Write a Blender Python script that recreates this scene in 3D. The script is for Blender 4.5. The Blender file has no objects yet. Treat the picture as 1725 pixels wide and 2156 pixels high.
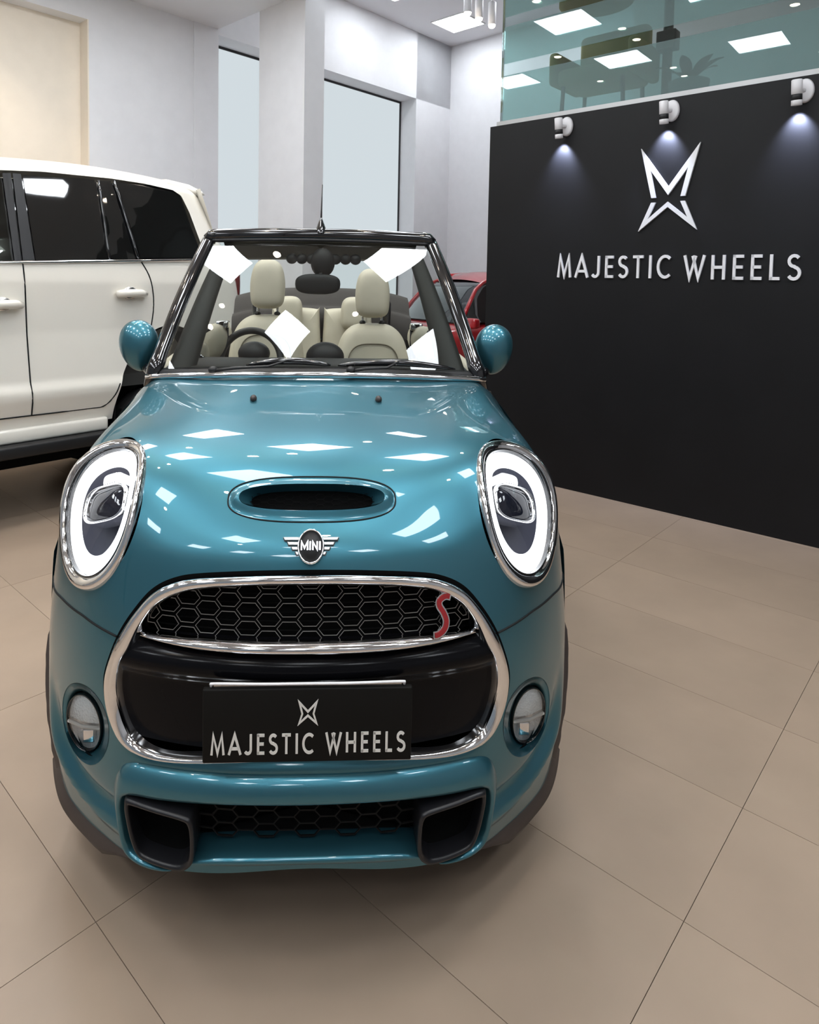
import bpy, bmesh, math, random
import numpy as np
from mathutils import Vector, Matrix
random.seed(4)
SC = bpy.context.scene
COL = SC.collection
R = math.radians

# ------------------------------------------------------------------ camera, world, exposure
F_PX, PX, PY = 1428.0, 758.0, 670.6
cam_d = bpy.data.cameras.new('camera')
cam = bpy.data.objects.new('camera', cam_d); COL.objects.link(cam)
cam_d.sensor_fit = 'HORIZONTAL'; cam_d.sensor_width = 36.0
cam_d.lens = F_PX / 1725 * 36
cam_d.shift_x = (862.5 - PX) / 1725
cam_d.shift_y = (PY - 1078.0) / 1725
cam_d.clip_start = 0.05
_pi, _ro = R(3.26), R(0.9)
_fw = Vector((0, math.cos(_pi), -math.sin(_pi))); _u0 = Vector((0, math.sin(_pi), math.cos(_pi))); _r0 = Vector((1, 0, 0))
_r = _r0 * math.cos(_ro) + _u0 * math.sin(_ro); _u = _u0 * math.cos(_ro) - _r0 * math.sin(_ro)
cam.matrix_world = Matrix(((_r.x, _u.x, -_fw.x, 0), (_r.y, _u.y, -_fw.y, 0), (_r.z, _u.z, -_fw.z, 1.95), (0, 0, 0, 1)))
SC.camera = cam
world = bpy.data.worlds.new('world'); SC.world = world; world.use_nodes = True
world.node_tree.nodes['Background'].inputs[0].default_value = (0.75, 0.85, 1.0, 1)
world.node_tree.nodes['Background'].inputs[1].default_value = 1.0
SC.view_settings.view_transform = 'Standard'; SC.view_settings.look = 'None'
SC.view_settings.exposure = 0.18; SC.view_settings.gamma = 1.0; SC.view_settings.use_curve_mapping = False
LED = 20.0          # panel emission
WINDOW_GLOW = .66

# room axes: b runs along the window wall (far right), a runs along the sign wall (far left)
AX = np.array([math.cos(R(136.2)), math.sin(R(136.2))]); BX = np.array([AX[1], -AX[0]])
def pq(p, q): v = p * BX + q * AX; return float(v[0]), float(v[1])
ROOM_ROT = math.atan2(BX[1], BX[0])        # local x = p, local y = q
ZC, ZS = 6.4, 5.3                          # high ceiling, lower soffit

# ------------------------------------------------------------------ materials
def mat(name, col, rough=.5, metal=0., coat=0., coat_rough=.03, emit=None, es=0., trans=0., ior=1.45, alpha=1., spec=.5, noise=0., nscale=6., bump=0., bscale=60., objrand=0.):
    m = bpy.data.materials.new(name); m.use_nodes = True
    nt = m.node_tree; b = nt.nodes['Principled BSDF']
    b.inputs['Base Color'].default_value = (*col, 1); b.inputs['Roughness'].default_value = rough
    b.inputs['Metallic'].default_value = metal; b.inputs['Coat Weight'].default_value = coat
    b.inputs['Coat Roughness'].default_value = coat_rough; b.inputs['IOR'].default_value = ior
    b.inputs['Transmission Weight'].default_value = trans; b.inputs['Alpha'].default_value = alpha
    b.inputs['Specular IOR Level'].default_value = spec
    if emit: b.inputs['Emission Color'].default_value = (*emit, 1); b.inputs['Emission Strength'].default_value = es
    tc = None
    if noise or bump or objrand:
        tc = nt.nodes.new('ShaderNodeTexCoord')
    if noise or objrand:
        no = nt.nodes.new('ShaderNodeTexNoise'); no.inputs['Scale'].default_value = nscale; no.inputs['Detail'].default_value = 4
        nt.links.new(tc.outputs['Object'], no.inputs['Vector'])
        mr = nt.nodes.new('ShaderNodeMapRange'); mr.inputs['From Min'].default_value = .3; mr.inputs['From Max'].default_value = .7
        mr.inputs['To Min'].default_value = 1 - noise; mr.inputs['To Max'].default_value = 1 + noise
        nt.links.new(no.outputs['Fac'], mr.inputs['Value'])
        val = mr.outputs['Result']
        if objrand:
            oi = nt.nodes.new('ShaderNodeObjectInfo')
            ad = nt.nodes.new('ShaderNodeMath'); ad.operation = 'MULTIPLY_ADD'
            ad.inputs[1].default_value = objrand; nt.links.new(oi.outputs['Random'], ad.inputs[0]); nt.links.new(val, ad.inputs[2]); val = ad.outputs[0]
        hs = nt.nodes.new('ShaderNodeHueSaturation'); hs.inputs['Color'].default_value = (*col, 1)
        nt.links.new(val, hs.inputs['Value']); nt.links.new(hs.outputs['Color'], b.inputs['Base Color'])
    if bump:
        n2 = nt.nodes.new('ShaderNodeTexNoise'); n2.inputs['Scale'].default_value = bscale
        nt.links.new(tc.outputs['Object'], n2.inputs['Vector'])
        bp = nt.nodes.new('ShaderNodeBump'); bp.inputs['Strength'].default_value = bump; bp.inputs['Distance'].default_value = .01
        nt.links.new(n2.outputs['Fac'], bp.inputs['Height']); nt.links.new(bp.outputs['Normal'], b.inputs['Normal'])
    return m
def glass_mat(name, tint=(1, 1, 1), refl=1.0, ior=1.5, haze=0., hazecol=(.5, .6, .6), rough=0.0):
    """thin pane: fresnel mix of a clear tinted pane (with optional haze) and a mirror gloss"""
    m = bpy.data.materials.new(name); m.use_nodes = True; nt = m.node_tree; nt.nodes.clear()
    out = nt.nodes.new('ShaderNodeOutputMaterial'); tr = nt.nodes.new('ShaderNodeBsdfTransparent'); tr.inputs[0].default_value = (*tint, 1)
    gl = nt.nodes.new('ShaderNodeBsdfGlossy'); gl.inputs['Roughness'].default_value = rough; gl.inputs[0].default_value = (1, 1, 1, 1)
    fr = nt.nodes.new('ShaderNodeFresnel'); fr.inputs[0].default_value = ior
    mu = nt.nodes.new('ShaderNodeMath'); mu.operation = 'MULTIPLY'; mu.use_clamp = True; mu.inputs[1].default_value = refl
    nt.links.new(fr.outputs[0], mu.inputs[0])
    base = tr.outputs[0]
    if haze:
        df = nt.nodes.new('ShaderNodeBsdfDiffuse'); df.inputs[0].default_value = (*hazecol, 1)
        tl = nt.nodes.new('ShaderNodeBsdfTranslucent'); tl.inputs[0].default_value = (*hazecol, 1)
        mh = nt.nodes.new('ShaderNodeMixShader'); mh.inputs[0].default_value = .5
        nt.links.new(df.outputs[0], mh.inputs[1]); nt.links.new(tl.outputs[0], mh.inputs[2])
        m2 = nt.nodes.new('ShaderNodeMixShader'); m2.inputs[0].default_value = haze
        nt.links.new(tr.outputs[0], m2.inputs[1]); nt.links.new(mh.outputs[0], m2.inputs[2]); base = m2.outputs[0]
    mx = nt.nodes.new('ShaderNodeMixShader')
    nt.links.new(mu.outputs[0], mx.inputs[0]); nt.links.new(base, mx.inputs[1]); nt.links.new(gl.outputs[0], mx.inputs[2])
    nt.links.new(mx.outputs[0], out.inputs[0])
    return m
def emis(name, col, s):
    m = bpy.data.materials.new(name); m.use_nodes = True; nt = m.node_tree; nt.nodes.clear()
    o = nt.nodes.new('ShaderNodeOutputMaterial'); e = nt.nodes.new('ShaderNodeEmission')
    e.inputs[0].default_value = (*col, 1); e.inputs[1].default_value = s; nt.links.new(e.outputs[0], o.inputs[0]); return m

M = {}
M['tile'] = mat('beige_tile', (.335, .255, .192), rough=.36, noise=.07, nscale=2.2, objrand=.05, bump=.02, bscale=9)
M['grout'] = mat('grout', (.16, .12, .09), rough=.8)
M['wall'] = mat('white_paint', (.74, .74, .76), rough=.6, noise=.02)
M['warm_wall'] = mat('cream_paint', (.82, .74, .63), rough=.6, noise=.02)
M['ceil'] = mat('ceiling_paint', (.72, .72, .74), rough=.7)
M['sign_black'] = mat('matte_black_panel', (.0065, .0065, .0075), rough=.5, noise=.1, nscale=3, spec=.3)
M['sign_white'] = mat('white_acrylic', (.78, .78, .80), rough=.35)
M['grey_metal'] = mat('brushed_grey_metal', (.42, .42, .42), rough=.35, metal=.7)
M['dark_frame'] = mat('dark_window_frame', (.03, .03, .032), rough=.4)
M['teal'] = mat('teal_metallic_paint', (.046, .165, .215), rough=.34, metal=.74, coat=.75, coat_rough=.02, spec=.1)
M['chrome'] = mat('chrome', (.82, .82, .83), rough=.06, metal=1.)
M['chrome_soft'] = mat('satin_chrome', (.6, .6, .6), rough=.22, metal=1.)
M['wing'] = mat('grey_chrome_badge', (.30, .30, .30), rough=.28, metal=1.)
M['gloss_black'] = mat('gloss_black', (.006, .006, .007), rough=.12, coat=1., coat_rough=.02)
M['satin_black'] = mat('satin_black_pillar', (.012, .012, .014), rough=.3, spec=.4)
M['black'] = mat('black_plastic', (.010, .010, .011), rough=.5)
M['void'] = mat('unlit_black', (.004, .004, .004), rough=.9, spec=.1)
M['dark_clad'] = mat('dark_grey_cladding', (.045, .036, .034), rough=.5)
M['gap'] = mat('panel_gap', (.004, .006, .007), rough=.8)
M['rubber'] = mat('tyre_rubber', (.012, .012, .013), rough=.75, bump=.1)
M['alloy'] = mat('alloy_wheel', (.5, .5, .52), rough=.3, metal=1.)
M['leather'] = mat('beige_leather', (.50, .46, .36), rough=.5, noise=.04, nscale=12, bump=.05, bscale=220)
M['seam'] = mat('leather_seam', (.16, .14, .10), rough=.7)
M['fabric'] = mat('dark_soft_top_fabric', (.05, .045, .042), rough=.9, bump=.15, bscale=300)
M['trim_grey'] = mat('dark_grey_trim', (.035, .035, .033), rough=.6)
M['ws_glass'] = glass_mat('windscreen_glass', (.86, .90, .88), refl=.95)
M['lamp_glass'] = glass_mat('lamp_glass', (.96, .97, .98), refl=.8)
M['drl'] = emis('white_light_ring', (.93, .96, 1.0), 3.2)
M['drl_soft'] = emis('white_lamp_module', (.93, .96, 1.0), 1.8)
M['lens_dark'] = mat('dark_projector_glass', (.010, .011, .018), rough=.03, spec=.45)
M['lamp_bowl'] = mat('smoked_reflector', (.022, .023, .036), rough=.45, spec=.25)
M['fog_bowl'] = mat('silver_reflector', (.95, .95, .94), rough=.3, metal=.2, bump=.6, bscale=90)
M['fog_clear'] = mat('clear_fluted_lens', (.92, .96, .96), rough=.2, coat=1., bump=.6, bscale=160)
M['wire'] = mat('dark_grille_wire', (.30, .285, .27), rough=.38, metal=.7)
M['panel_black'] = mat('black_grille_panel', (.004, .004, .005), rough=.16, spec=.14)
M['mesh_black'] = mat('matt_black_mesh', (.007, .007, .007), rough=.6, spec=.2)
M['red_enamel'] = mat('red_enamel', (.30, .008, .012), rough=.25, coat=1.)
M['plate'] = mat('black_plate', (.008, .0076, .007), rough=.6, spec=.12)
M['plate_white'] = mat('plate_lettering', (.72, .71, .67), rough=.5)
M['suv_white'] = mat('pearl_white_paint', (.84, .81, .74), rough=.32, coat=1., coat_rough=.03)
M['suv_glass'] = mat('privacy_glass', (.006, .006, .006), rough=.03, coat=1., spec=.6)
M['suv_clear'] = glass_mat('front_door_glass', (.5, .52, .48), refl=1.2)
M['red_paint'] = mat('red_paint', (.42, .012, .018), rough=.3, coat=1.)
M['red_glass'] = mat('dark_car_glass', (.02, .024, .028), rough=.03, coat=1., spec=.8)
M['tail'] = mat('red_tail_lens', (.12, .004, .006), rough=.1, coat=1.)
M['led'] = emis('led_panel', (.90, .95, 1.0), LED)
M['led_frame'] = mat('led_frame_white', (.8, .8, .8), rough=.4)
M['warm_led'] = emis('warm_spot_lens', (1., .86, .68), 40.0)
M['win_glow'] = emis('daylit_frosted_glass', (.86, .95, 1.0), WINDOW_GLOW)
M['dim_glow'] = emis('dusky_shopfront', (.8, .9, 1.0), .22)
M['grey_wall'] = mat('grey_paint', (.36, .36, .37), rough=.6)
M['frost'] = glass_mat('frosted_band_glass', (.62, .78, .77), refl=1.0, haze=.22, hazecol=(.74, .86, .87))
M['clear_green'] = glass_mat('clear_green_glass', (.80, .88, .88), refl=1.2)
M['olive'] = mat('olive_fabric', (.30, .27, .13), rough=.9, bump=.1)
M['leaf'] = mat('dark_leaf', (.03, .05, .035), rough=.5)
M['pot'] = mat('grey_pot', (.25, .24, .22), rough=.6)
M['white_lamp'] = mat('white_lamp_body', (.75, .74, .76), rough=.4)

# ------------------------------------------------------------------ object helpers
def link(o, parent=None, label=None, cat=None, group=None, kind=None):
    COL.objects.link(o)
    if parent: o.parent = parent
    if label: o['label'] = label
    if cat: o['category'] = cat
    if group: o['group'] = group
    if kind: o['kind'] = kind
    return o
def empty(name, loc=(0, 0, 0), rz=0, **k):
    o = bpy.data.objects.new(name, None); o.location = loc; o.rotation_euler = (0, 0, rz); o.empty_display_size = .1
    return link(o, **k)
def mesh_data(name, V, Fc, mat, smooth=True, normals=None):
    me = bpy.data.meshes.new(name)
    me.from_pydata([tuple(map(float, v)) for v in V], [], [tuple(map(int, f)) for f in Fc]); me.materials.append(mat)
    me.polygons.foreach_set('use_smooth', [smooth] * len(me.polygons))
    me.update()
    if normals is not None:
        me.normals_split_custom_set_from_vertices([tuple(n) for n in normals])
    return me
def obj(name, V, Fc, mat, parent=None, smooth=True, normals=None, bevel=0, seg=2, sub=0, auto=None, **k):
    o = bpy.data.objects.new(name, mesh_data(name, V, Fc, mat, smooth, normals)); link(o, parent, **k)
    if bevel:
        md = o.modifiers.new('bevel', 'BEVEL'); md.width = bevel; md.segments = seg; md.limit_method = 'ANGLE'; md.angle_limit = R(35)
        md.harden_normals = False
    if sub:
        md = o.modifiers.new('sub', 'SUBSURF'); md.levels = sub; md.render_levels = sub
    return o
def cat_geo(*parts):
    V, Fc = [], []
    for v, f in parts:
        n = len(V); V += list(map(tuple, v)); Fc += [tuple(i + n for i in g) for g in f]
    return V, Fc
def box(x0, x1, y0, y1, z0, z1):
    V = [(x0, y0, z0), (x1, y0, z0), (x1, y1, z0), (x0, y1, z0), (x0, y0, z1), (x1, y0, z1), (x1, y1, z1), (x0, y1, z1)]
    return V, [(0, 3, 2, 1), (4, 5, 6, 7), (0, 1, 5, 4), (1, 2, 6, 5), (2, 3, 7, 6), (3, 0, 4, 7)]
def xf(geo, m):
    V, Fc = geo; return [tuple(m @ Vector(v)) for v in V], Fc
def tube(pts, r, segs=8, closed=False, flat=None, up=(0, 0, 1), caps=True):
    """sweep an ellipse (r, r*flat) along pts; r may be a list"""
    P = [Vector(p) for p in pts]; n = len(P); V, Fc = [], []
    rr = r if hasattr(r, '__len__') else [r] * n
    upv = Vector(up)
    for i in range(n):
        if closed: t = P[(i + 1) % n] - P[i - 1]
        else: t = P[min(i + 1, n - 1)] - P[max(i - 1, 0)]
        t.normalize(); s = t.cross(upv)
        if s.length < 1e-4: s = t.cross(Vector((1, 0, 0)))
        s.normalize(); q = s.cross(t)
        for k in range(segs):
            an = 2 * math.pi * k / segs + math.pi / segs
            V.append(tuple(P[i] + s * math.cos(an) * rr[i] + q * math.sin(an) * rr[i] * (flat or 1)))
    m = n if closed else n - 1
    for i in range(m):
        j = (i + 1) % n
        for k in range(segs):
            l = (k + 1) % segs
            Fc.append((i * segs + k, i * segs + l, j * segs + l, j * segs + k))
    if caps and not closed:
        Fc.append(tuple(range(segs))[::-1]); Fc.append(tuple((n - 1) * segs + k for k in range(segs)))
    return V, Fc
def lathe(prof, segs=32, sx=1., sy=1., caps=True):
    """profile (r, z) round z"""
    V, Fc = [], []
    for r, z in prof:
        for k in range(segs):
            a = 2 * math.pi * k / segs; V.append((r * math.cos(a) * sx, r * math.sin(a) * sy, z))
    for i in range(len(prof) - 1):
        for k in range(segs):
            l = (k + 1) % segs; Fc.append((i * segs + k, i * segs + l, (i + 1) * segs + l, (i + 1) * segs + k))
    if caps: Fc.append(tuple(range(segs))[::-1]); Fc.append(tuple((len(prof) - 1) * segs + k for k in range(segs)))
    return V, Fc
def prism(poly, d0, d1, axis='y'):
    """extrude 2d polygon (x,z) between y=d0 and y=d1"""
    n = len(poly)
    V = [(x, d0, z) for x, z in poly] + [(x, d1, z) for x, z in poly]
    return V, [tuple(range(n)), tuple(range(2 * n - 1, n - 1, -1))] + [(i, i + n, (i + 1) % n + n, (i + 1) % n) for i in range(n)]
def loops(Ls, closed=True, cap0=False, cap1=False):
    """skin a list of equal-length point loops"""
    n = len(Ls[0]); V = [tuple(map(float, p)) for L in Ls for p in L]; Fc = []
    m = n if closed else n - 1
    for i in range(len(Ls) - 1):
        for k in range(m):
            l = (k + 1) % n; Fc.append((i * n + k, i * n + l, (i + 1) * n + l, (i + 1) * n + k))
    if cap0: Fc.append(tuple(range(n))[::-1])
    if cap1: Fc.append(tuple((len(Ls) - 1) * n + k for k in range(n)))
    return V, Fc
def ellipsoid(c, r, nu=24, nv=14, power=1.0):
    V, Fc = [], []
    for i in range(nv + 1):
        th = math.pi * i / nv
        for k in range(nu):
            ph = 2 * math.pi * k / nu
            f = lambda x: math.copysign(abs(x) ** power, x)
            V.append((c[0] + r[0] * f(math.sin(th)) * f(math.cos(ph)), c[1] + r[1] * f(math.sin(th)) * f(math.sin(ph)), c[2] + r[2] * f(math.cos(th))))
    for i in range(nv):
        for k in range(nu):
            l = (k + 1) % nu; Fc.append((i * nu + k, i * nu + l, (i + 1) * nu + l, (i + 1) * nu + k))
    return V, Fc
def catmull(P, n, closed=False):
    P = np.array(P, float); m = len(P); out = []
    segs = m if closed else m - 1
    for i in range(n):
        t = i / (n if closed else n - 1) * segs; k = min(int(t), segs - 1); t -= k
        g = lambda j: P[j % m] if closed else P[min(max(j, 0), m - 1)]
        a, b, c, d = g(k - 1), g(k), g(k + 1), g(k + 2)
        out.append(.5 * (2 * b + (c - a) * t + (2 * a - 5 * b + 4 * c - d) * t * t + (3 * b - a - 3 * c + d) * t ** 3))
    return np.array(out)
# ---- b-spline surfaces
def knots(n, p=3): return np.concatenate([np.zeros(p), np.linspace(0, 1, n - p + 1), np.ones(p)])
def basis(n, t, p=3):
    k = knots(n, p); t = np.clip(np.asarray(t, float), 0, 1 - 1e-9)
    N = [((t >= k[i]) & (t < k[i + 1])).astype(float) for i in range(len(k) - 1)]
    for d in range(1, p + 1):
        Q = []
        for i in range(len(k) - 1 - d):
            a = (t - k[i]) / (k[i + d] - k[i]) * N[i] if k[i + d] > k[i] else 0 * t
            b = (k[i + d + 1] - t) / (k[i + d + 1] - k[i + 1]) * N[i + 1] if k[i + d + 1] > k[i + 1] else 0 * t
            Q.append(a + b)
        N = Q
    return np.array(N).T
def fit_net(Fn, it=2, w=.7):
    C = Fn.copy(); r, c = Fn.shape[:2]
    g = lambda n: np.array([knots(n)[i + 1:i + 4].mean() for i in range(n)])
    Br, Bc = basis(r, g(r)), basis(c, g(c))
    for _ in range(it): C += w * (Fn - np.einsum('ri,cj,ijk->rck', Br, Bc, C))
    return C
def bsurf(C, nr, nc): return np.einsum('ri,cj,ijk->rck', basis(C.shape[0], np.linspace(0, 1, nr)), basis(C.shape[1], np.linspace(0, 1, nc)), C)
def grid_normals(G, flip=False):
    n = np.cross(np.gradient(G, axis=1), np.gradient(G, axis=0)); n /= np.linalg.norm(n, axis=-1, keepdims=True) + 1e-12
    return -n if flip else n
def grid_tris(nr, nc):
    i, j = np.meshgrid(np.arange(nr - 1), np.arange(nc - 1), indexing='ij'); a = (i * nc + j).ravel(); b = a + 1; c = a + nc; d = c + 1
    return np.concatenate([np.stack([a, b, d], 1), np.stack([a, d, c], 1)])
def clip(V, N, T, val):
    """keep val>=0"""
    ins = val >= 0; cnt = ins[T].sum(1); keep = T[cnt == 3].tolist(); V2 = [*V]; N2 = [*N]; cache = {}
    def cut(a, b):
        k = (min(a, b), max(a, b))
        if k not in cache:
            t = val[a] / (val[a] - val[b]); cache[k] = len(V2)
            V2.append(V[a] + t * (V[b] - V[a])); n = N[a] + t * (N[b] - N[a]); N2.append(n / (np.linalg.norm(n) + 1e-12))
        return cache[k]
    for tri in T[(cnt == 1) | (cnt == 2)]:
        poly = []
        for k in range(3):
            a, b = tri[k], tri[(k + 1) % 3]
            if ins[a]: poly.append(int(a))
            if ins[a] != ins[b]: poly.append(cut(int(a), int(b)))
        for k in range(1, len(poly) - 1): keep.append([poly[0], poly[k], poly[k + 1]])
    V2, N2, T2 = np.array(V2), np.array(N2), np.array(keep, int).reshape(-1, 3)
    u, inv = np.unique(T2, return_inverse=True)
    return V2[u], N2[u], inv.reshape(-1, 3)
def sdist(U, Z, poly):
    """signed distance to closed polygon, positive outside"""
    P = np.array(poly, float); Q = np.roll(P, -1, 0); best = np.full(U.shape, 1e9); inside = np.zeros(U.shape, bool)
    for (x0, y0), (x1, y1) in zip(P, Q):
        dx, dy = x1 - x0, y1 - y0; t = np.clip(((U - x0) * dx + (Z - y0) * dy) / (dx * dx + dy * dy + 1e-15), 0, 1)
        best = np.minimum(best, (U - x0 - t * dx) ** 2 + (Z - y0 - t * dy) ** 2)
        c = ((y0 > Z) != (y1 > Z)); 
        with np.errstate(divide='ignore', invalid='ignore'): xx = (x1 - x0) * (Z - y0) / (y1 - y0) + x0
        inside ^= c & (U < xx)
    return np.where(inside, -1, 1) * np.sqrt(best)
def ldist(U, Z, line):
    best = np.full(U.shape, 1e9)
    for (x0, y0), (x1, y1) in zip(line[:-1], line[1:]):
        dx, dy = x1 - x0, y1 - y0; t = np.clip(((U - x0) * dx + (Z - y0) * dy) / (dx * dx + dy * dy), 0, 1)
        best = np.minimum(best, (U - x0 - t * dx) ** 2 + (Z - y0 - t * dy) ** 2)
    return np.sqrt(best)

# ---- lettering (geometric capitals made of strokes, height 1)
def arc(cx, cy, rx, ry, a0, a1, n=12): return [(cx + rx * math.cos(R(a0 + (a1 - a0) * i / n)), cy + ry * math.sin(R(a0 + (a1 - a0) * i / n))) for i in range(n + 1)]
GL = {
 'M': (.88, [[(.06, 0), (.17, .98), (.44, .08), (.71, .98), (.82, 0)]]),
 'A': (.84, [[(.05, 0), (.42, .98), (.79, 0)], [(.17, .30), (.67, .30)]]),
 'J': (.50, [[(.38, 1), (.38, .25)] + arc(.19, .24, .19, .19, 0, -150, 8)]),
 'E': (.56, [[(.12, 0), (.12, 1)], [(.06, .94), (.52, .94)], [(.12, .51), (.48, .51)], [(.06, .06), (.52, .06)]]),
 'S': (.60, [arc(.30, .735, .205, .205, 35, 270, 12) + arc(.30, .275, .225, .225, 80, -150, 12)]),
 'T': (.62, [[(.31, 0), (.31, .97)], [(.03, .94), (.59, .94)]]),
 'I': (.26, [[(.13, 0), (.13, 1)]]),
 'C': (.70, [arc(.44, .5, .37, .45, 50, 310, 18)]),
 'W': (1.02, [[(.04, 1), (.29, .04), (.56, .98)], [(.42, .98), (.70, .04), (.96, 1)]]),
 'H': (.74, [[(.12, 0), (.12, 1)], [(.62, 0), (.62, 1)], [(.12, .5), (.62, .5)]]),
 'L': (.52, [[(.12, 0), (.12, 1)], [(.06, .06), (.48, .06)]]),
 'm': (.90, [[(.10, 0), (.10, .97), (.45, .22), (.80, .97), (.80, 0)]]),
 'N': (.74, [[(.12, 0), (.12, .95), (.62, .05), (.62, 1)]]),
}
def stroke(path, th):
    """thick polyline as quads list in 2d"""
    P = [Vector(p) for p in path]; n = len(P); L, Rr = [], []
    for i in range(n):
        d0 = (P[i] - P[i - 1]).normalized() if i else (P[1] - P[0]).normalized()
        d1 = (P[i + 1] - P[i]).normalized() if i < n - 1 else d0
        nn = Vector((-d0.y - d1.y, d0.x + d1.x)); nn.normalize()
        c = max(.35, nn.dot(Vector((-d0.y, d0.x)))); k = th / 2 / c
        L.append(P[i] + nn * k); Rr.append(P[i] - nn * k)
    return L, Rr
def letter_geo(ch, h, th, depth, sx=1.0):
    geo = []
    for path in GL[ch][1]:
        L, Rr = stroke(path, th); n = len(L)
        V = [(p.x * h * sx, 0, p.y * h) for p in L] + [(p.x * h * sx, 0, p.y * h) for p in Rr] + [(p.x * h * sx, -depth, p.y * h) for p in L] + [(p.x * h * sx, -depth, p.y * h) for p in Rr]
        Fc = []
        for i in range(n - 1):
            Fc += [(2 * n + i, 3 * n + i, 3 * n + i + 1, 2 * n + i + 1), (i, 2 * n + i, 2 * n + i + 1, i + 1), (n + i, n + i + 1, 3 * n + i + 1, 3 * n + i)]
        Fc += [(0, n, 3 * n, 2 * n), (n - 1, 3 * n - 1, 4 * n - 1, 2 * n - 1)]
        geo.append((V, Fc))
    return cat_geo(*geo)
def write(text, x0, x1, z0, h, th, depth, mat, parent, y=0, gap=.22, space=.5, name='letter'):
    """letters facing -y, fitted between x0 and x1"""
    wid = sum(GL[c][0] + gap if c != ' ' else space for c in text) - gap
    sx = (x1 - x0) / (wid * h); x = x0
    for c in text:
        if c == ' ': x += space * h * sx; continue
        V, Fc = letter_geo(c, h, th, depth, sx)
        obj(name, [(vx + x, vy + y, vz + z0) for vx, vy, vz in V], Fc, mat, parent, smooth=False)
        x += (GL[c][0] + gap) * h * sx
EMBLEM_TOP = [(-.238, 3.115), (0, 2.775), (.238, 3.115), (.137, 2.687), (.10, 2.687), (.150, 2.92), (0, 2.703), (-.150, 2.92), (-.10, 2.687), (-.137, 2.687)]
EMBLEM_LOW = [(-.137, 2.647), (-.10, 2.647), (-.160, 2.51), (0, 2.648), (.160, 2.51), (.10, 2.647), (.137, 2.647), (.238, 2.405), (0, 2.604), (-.238, 2.405)]

# ================================================================== THE ROOM
ROOM = lambda name, geo, m, **k: obj(name, *geo, m, smooth=False, kind='structure', **k)
def room_obj(name, geo, m, parent=None, kind='structure', smooth=False, **k):
    """geometry given in (p, q, z)"""
    V, Fc = geo
    if parent is None:
        o = obj(name, V, Fc, m, smooth=smooth, kind=kind, **k); o.rotation_euler = (0, 0, ROOM_ROT); return o
    return obj(name, V, Fc, m, parent, smooth=smooth, **k)
PMIN, QMIN, PCOR, QW = -5.0, -4.6, 10.66, 7.92
floor = room_obj('floor', box(PMIN, PCOR, QMIN, QW + .4, -.12, -.012), M['grout'])
TL_, TW_ = 1.272, .632          # tile along a, along b
# tile joints: q lines at q0 + m*TL_, p lines at p0 + n*TW_
_o = np.array([1.0232, 1.9737]); P_T, Q_T = float(_o @ BX), float(_o @ AX)
tile_me = None
TV, TF = box(.0011, TW_ - .0011, .0011, TL_ - .0011, -.012, 0)
np_, nq_ = 0, 0
for n in range(-14, 14):
    for m_ in range(-5, 6):
        p0, q0 = P_T + n * TW_, Q_T + m_ * TL_
        if p0 < -2.8 or q0 < -2.4 or p0 + TW_ > PCOR or q0 + TL_ > QW: continue
        if p0 > 6.1 and q0 < 3.2: continue
        if tile_me is None: tile_me = mesh_data('floor_tile', TV, TF, M['tile'], False)
        o = bpy.data.objects.new('floor_tile', tile_me); link(o, floor); o.location = (p0, q0, 0)
rest = obj('floor_tile_margin', *cat_geo(box(PMIN, -2.8 + .25, QMIN, QW, -.012, -.001), box(-2.6, 6.2, QMIN, -2.0, -.012, -.001),
           box(PMIN, PCOR, QW - 1.0, QW + .4, -.012, -.001), box(PCOR - .7, PCOR, 0, QW, -.012, -.001)), M['tile'], floor, smooth=False)
room_obj('ceiling', cat_geo(box(5.39, PCOR + .2, QMIN, QW + .5, ZC, ZC + .1)), M['ceil'])
room_obj('ceiling_soffit', cat_geo(box(PMIN, 5.39, QMIN, QW, ZS, ZC + .1)), M['ceil'])
# window wall, q = QW .. QW+.4, two tall windows whose head is at 5.23
WH, WQ0, WQ1 = 5.23, QW, QW + .4
wall_geo = cat_geo(box(5.02, 5.40, WQ0 - .012, WQ1, 0, ZC), box(3.61, 5.03, WQ0, WQ1, 0, ZC), box(5.40, PCOR, WQ0, WQ1, WH, ZC), box(9.64, PCOR, WQ0, WQ1, 0, ZC),
                   box(5.40, 9.64, WQ0, WQ1, 0, .35), box(7.0, 7.28, WQ0, WQ1, .3, WH + .01))
room_obj('wall_window_side', wall_geo, M['wall'])
room_obj('wall_niche', cat_geo(box(PMIN, 3.61, WQ0 + .2, WQ1, 0, 4.93), box(3.595, 3.612, WQ0, WQ1, 0, 4.93)), M['warm_wall'])
room_obj('wall_niche_header', box(PMIN, 3.61, WQ0, WQ1, 4.93, ZC), M['wall'])
for i, (p0, p1) in enumerate(((5.40, 7.0), (7.28, 9.64))):
    w = empty('window_%d' % (i + 1)); w['kind'] = 'structure'; w.rotation_euler = (0, 0, ROOM_ROT)
    obj('pane', *box(p0 + .03, p1 - .03, WQ1 - .03, WQ1 - .015, .38, WH - .03), M['win_glow'], w, smooth=False)
    obj('frame', *cat_geo(box(p0, p1, WQ1 - .045, WQ1 - .005, WH - .035, WH), box(p0, p1, WQ1 - .045, WQ1 - .005, .35, .385),
                          box(p0, p0 + .035, WQ1 - .045, WQ1 - .005, .385, WH - .035), box(p1 - .035, p1, WQ1 - .045, WQ1 - .005, .385, WH - .035)), M['dark_frame'], w, smooth=False)
room_obj('wall_back', box(PCOR, PCOR + .2, QMIN, WQ1, 0, ZC), M['wall'])
room_obj('pillar', box(5.39, 5.705, 6.134, 7.0, 0, ZC - .001), M['wall'])
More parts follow.
